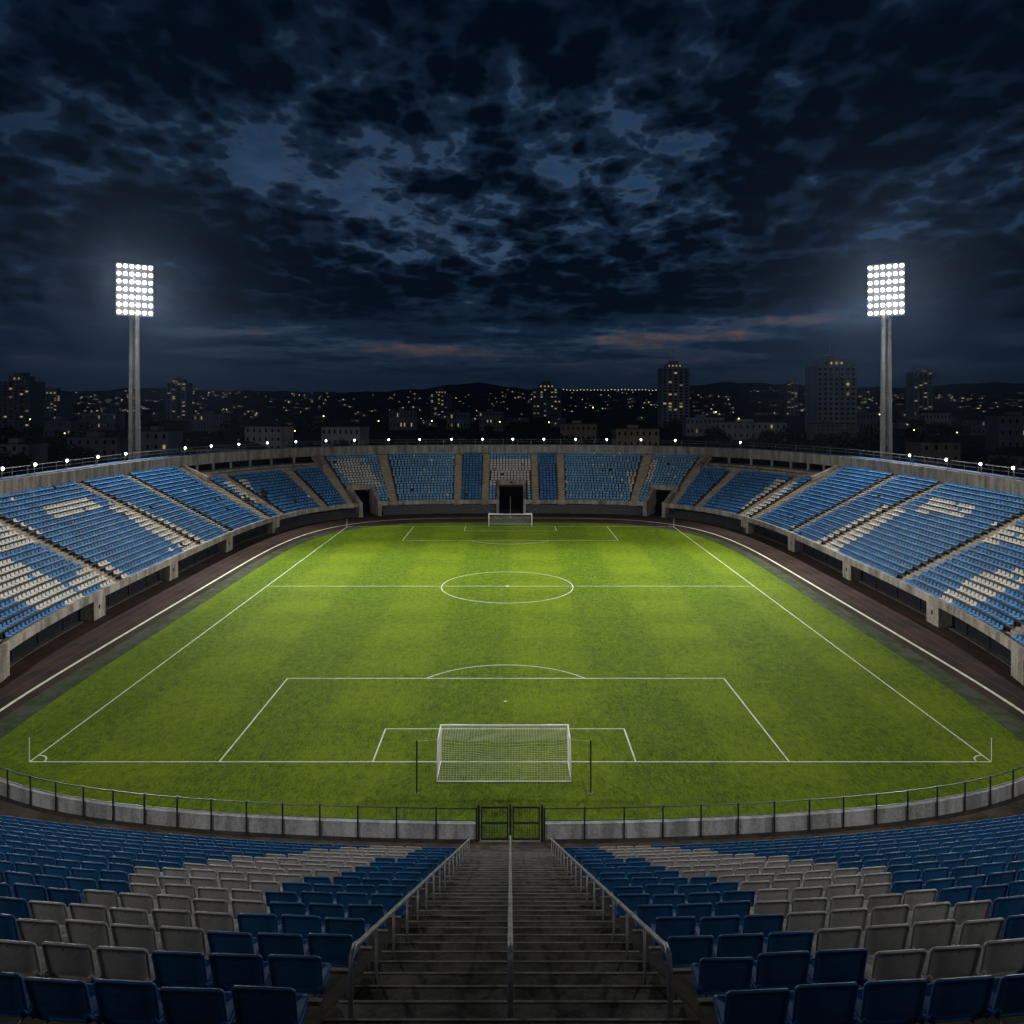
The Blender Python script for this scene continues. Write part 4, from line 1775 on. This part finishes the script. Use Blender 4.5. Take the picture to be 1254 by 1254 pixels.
def crown_mesh(seed, n=900):
    q = random.Random(seed)
    mb = MB()
    lobes = [(q.uniform(-.55, .55), q.uniform(-.55, .55), q.uniform(.45, 1.25), q.uniform(.35, .6)) for _ in range(9)]
    for _ in range(n):
        lx, ly, lz, lr = q.choice(lobes)
        while True:
            v = Vector((q.uniform(-1, 1), q.uniform(-1, 1), q.uniform(-1, 1)))
            if .35 < v.length < 1:
                break
        p = Vector((lx, ly, lz)) + v * lr
        s_ = q.uniform(.05, .11)
        a = Vector((q.gauss(0, 1), q.gauss(0, 1), q.gauss(0, 1))).normalized()
        b2 = a.cross(Vector((q.gauss(0, 1), q.gauss(0, 1), q.gauss(0, 1)))).normalized()
        mb.quad(p - a * s_, p + b2 * s_ * .7, p + a * s_, p - b2 * s_ * .7)
    return mb.mesh('crown', LEAF)


def trunk_mesh(seed):
    q = random.Random(seed)
    mb = MB()
    mb.tube([(0, 0, -.02), (.02, 0, .3), (0, .02, .7), (.03, 0, 1.1)], [.06, .045, .035, .015], 6)
    for k in range(4):
        a = q.uniform(0, 6.28)
        mb.tube([(0, 0, .35 + .1 * k), (math.cos(a) * .25, math.sin(a) * .25, .65 + .12 * k), (math.cos(a) * .45, math.sin(a) * .45, .85 + .12 * k)], [.03, .02, .008], 5)
    return mb.mesh('trunk', BARK)


CR = [crown_mesh(k) for k in range(6)]
TK = [trunk_mesh(k) for k in range(3)]
tr = random.Random(8)
sectors = [(0, 'at the far left of the skyline'), (60, 'left of the left floodlight mast'), (165, 'just right of the left floodlight mast'), (290, 'behind the left corner of the bowl'),
           (450, 'left of the central hill'), (560, 'under the central hill'), (690, 'right of the central hill'), (805, 'near the tower with the roof mast'), (900, 'left of the large pale tower'),
           (1000, 'below the large pale tower'), (1085, 'right of the right floodlight mast'), (1180, 'at the far right of the skyline')]
spots = []
for _ in range(150):
    px = tr.uniform(-15, 1270)
    D_ = tr.choice((270, 320, 380, 450, 540, 650, 800, 950)) * tr.uniform(.92, 1.08)
    if abs(px - 165) < 20 and D_ < 400 or abs(px - 1085) < 20 and D_ < 400:
        continue
    spots.append((px, D_))
spots += [(212, 480), (222, 500), (230, 470), (100, 480), (118, 470), (138, 500), (1060, 460), (1050, 470), (1072, 480), (1005, 440), (560, 420), (600, 430), (620, 450), (690, 420), (640, 430), (520, 430), (500, 470), (540, 470)]
for i, (px, D_) in enumerate(spots):
    x = (px - 625) / F * D_
    h = tr.uniform(5.5, 9.5) * (1 + D_ / 1600)
    band = 'nearer' if D_ < 400 else ('middle' if D_ < 650 else 'farther')
    sec = [s for p_, s in sectors if px >= p_ - 20][-1]
    t = thing('town_tree', 'dark round-crowned tree in the %s rows %s' % (band, sec), 'tree', (x, D_, 0), tr.uniform(0, 6), 'trees %s, %s rows' % (sec, band))
    sc = h / 1.8
    link('trunk', TK[i % 3], t, scale=(sc, sc, sc))
    link('crown', CR[i % 6], t, scale=(sc * tr.uniform(1.0, 1.35), sc * 1.1, sc))

# ---------------------------------------------------------------- haze
m = MB()
m.box(-7500, 7500, -250, 7000, -1.1, 340)
hm = bpy.data.materials.new('thin_night_haze')
hm.use_nodes = True
hn = hm.node_tree
for nd in list(hn.nodes):
    if nd.type != 'OUTPUT_MATERIAL':
        hn.nodes.remove(nd)
pv = hn.nodes.new('ShaderNodeVolumePrincipled')
pv.inputs['Color'].default_value = (.46, .64, 1.0, 1)
pv.inputs['Density'].default_value = HAZE_DENSITY
pv.inputs['Anisotropy'].default_value = .84
hn.links.new(pv.outputs[0], [n for n in hn.nodes if n.type == 'OUTPUT_MATERIAL'][0].inputs['Volume'])
hz = m.build('haze', hm)
tag(hz, 'thin night haze hanging over stadium and town', 'haze', kind='stuff')
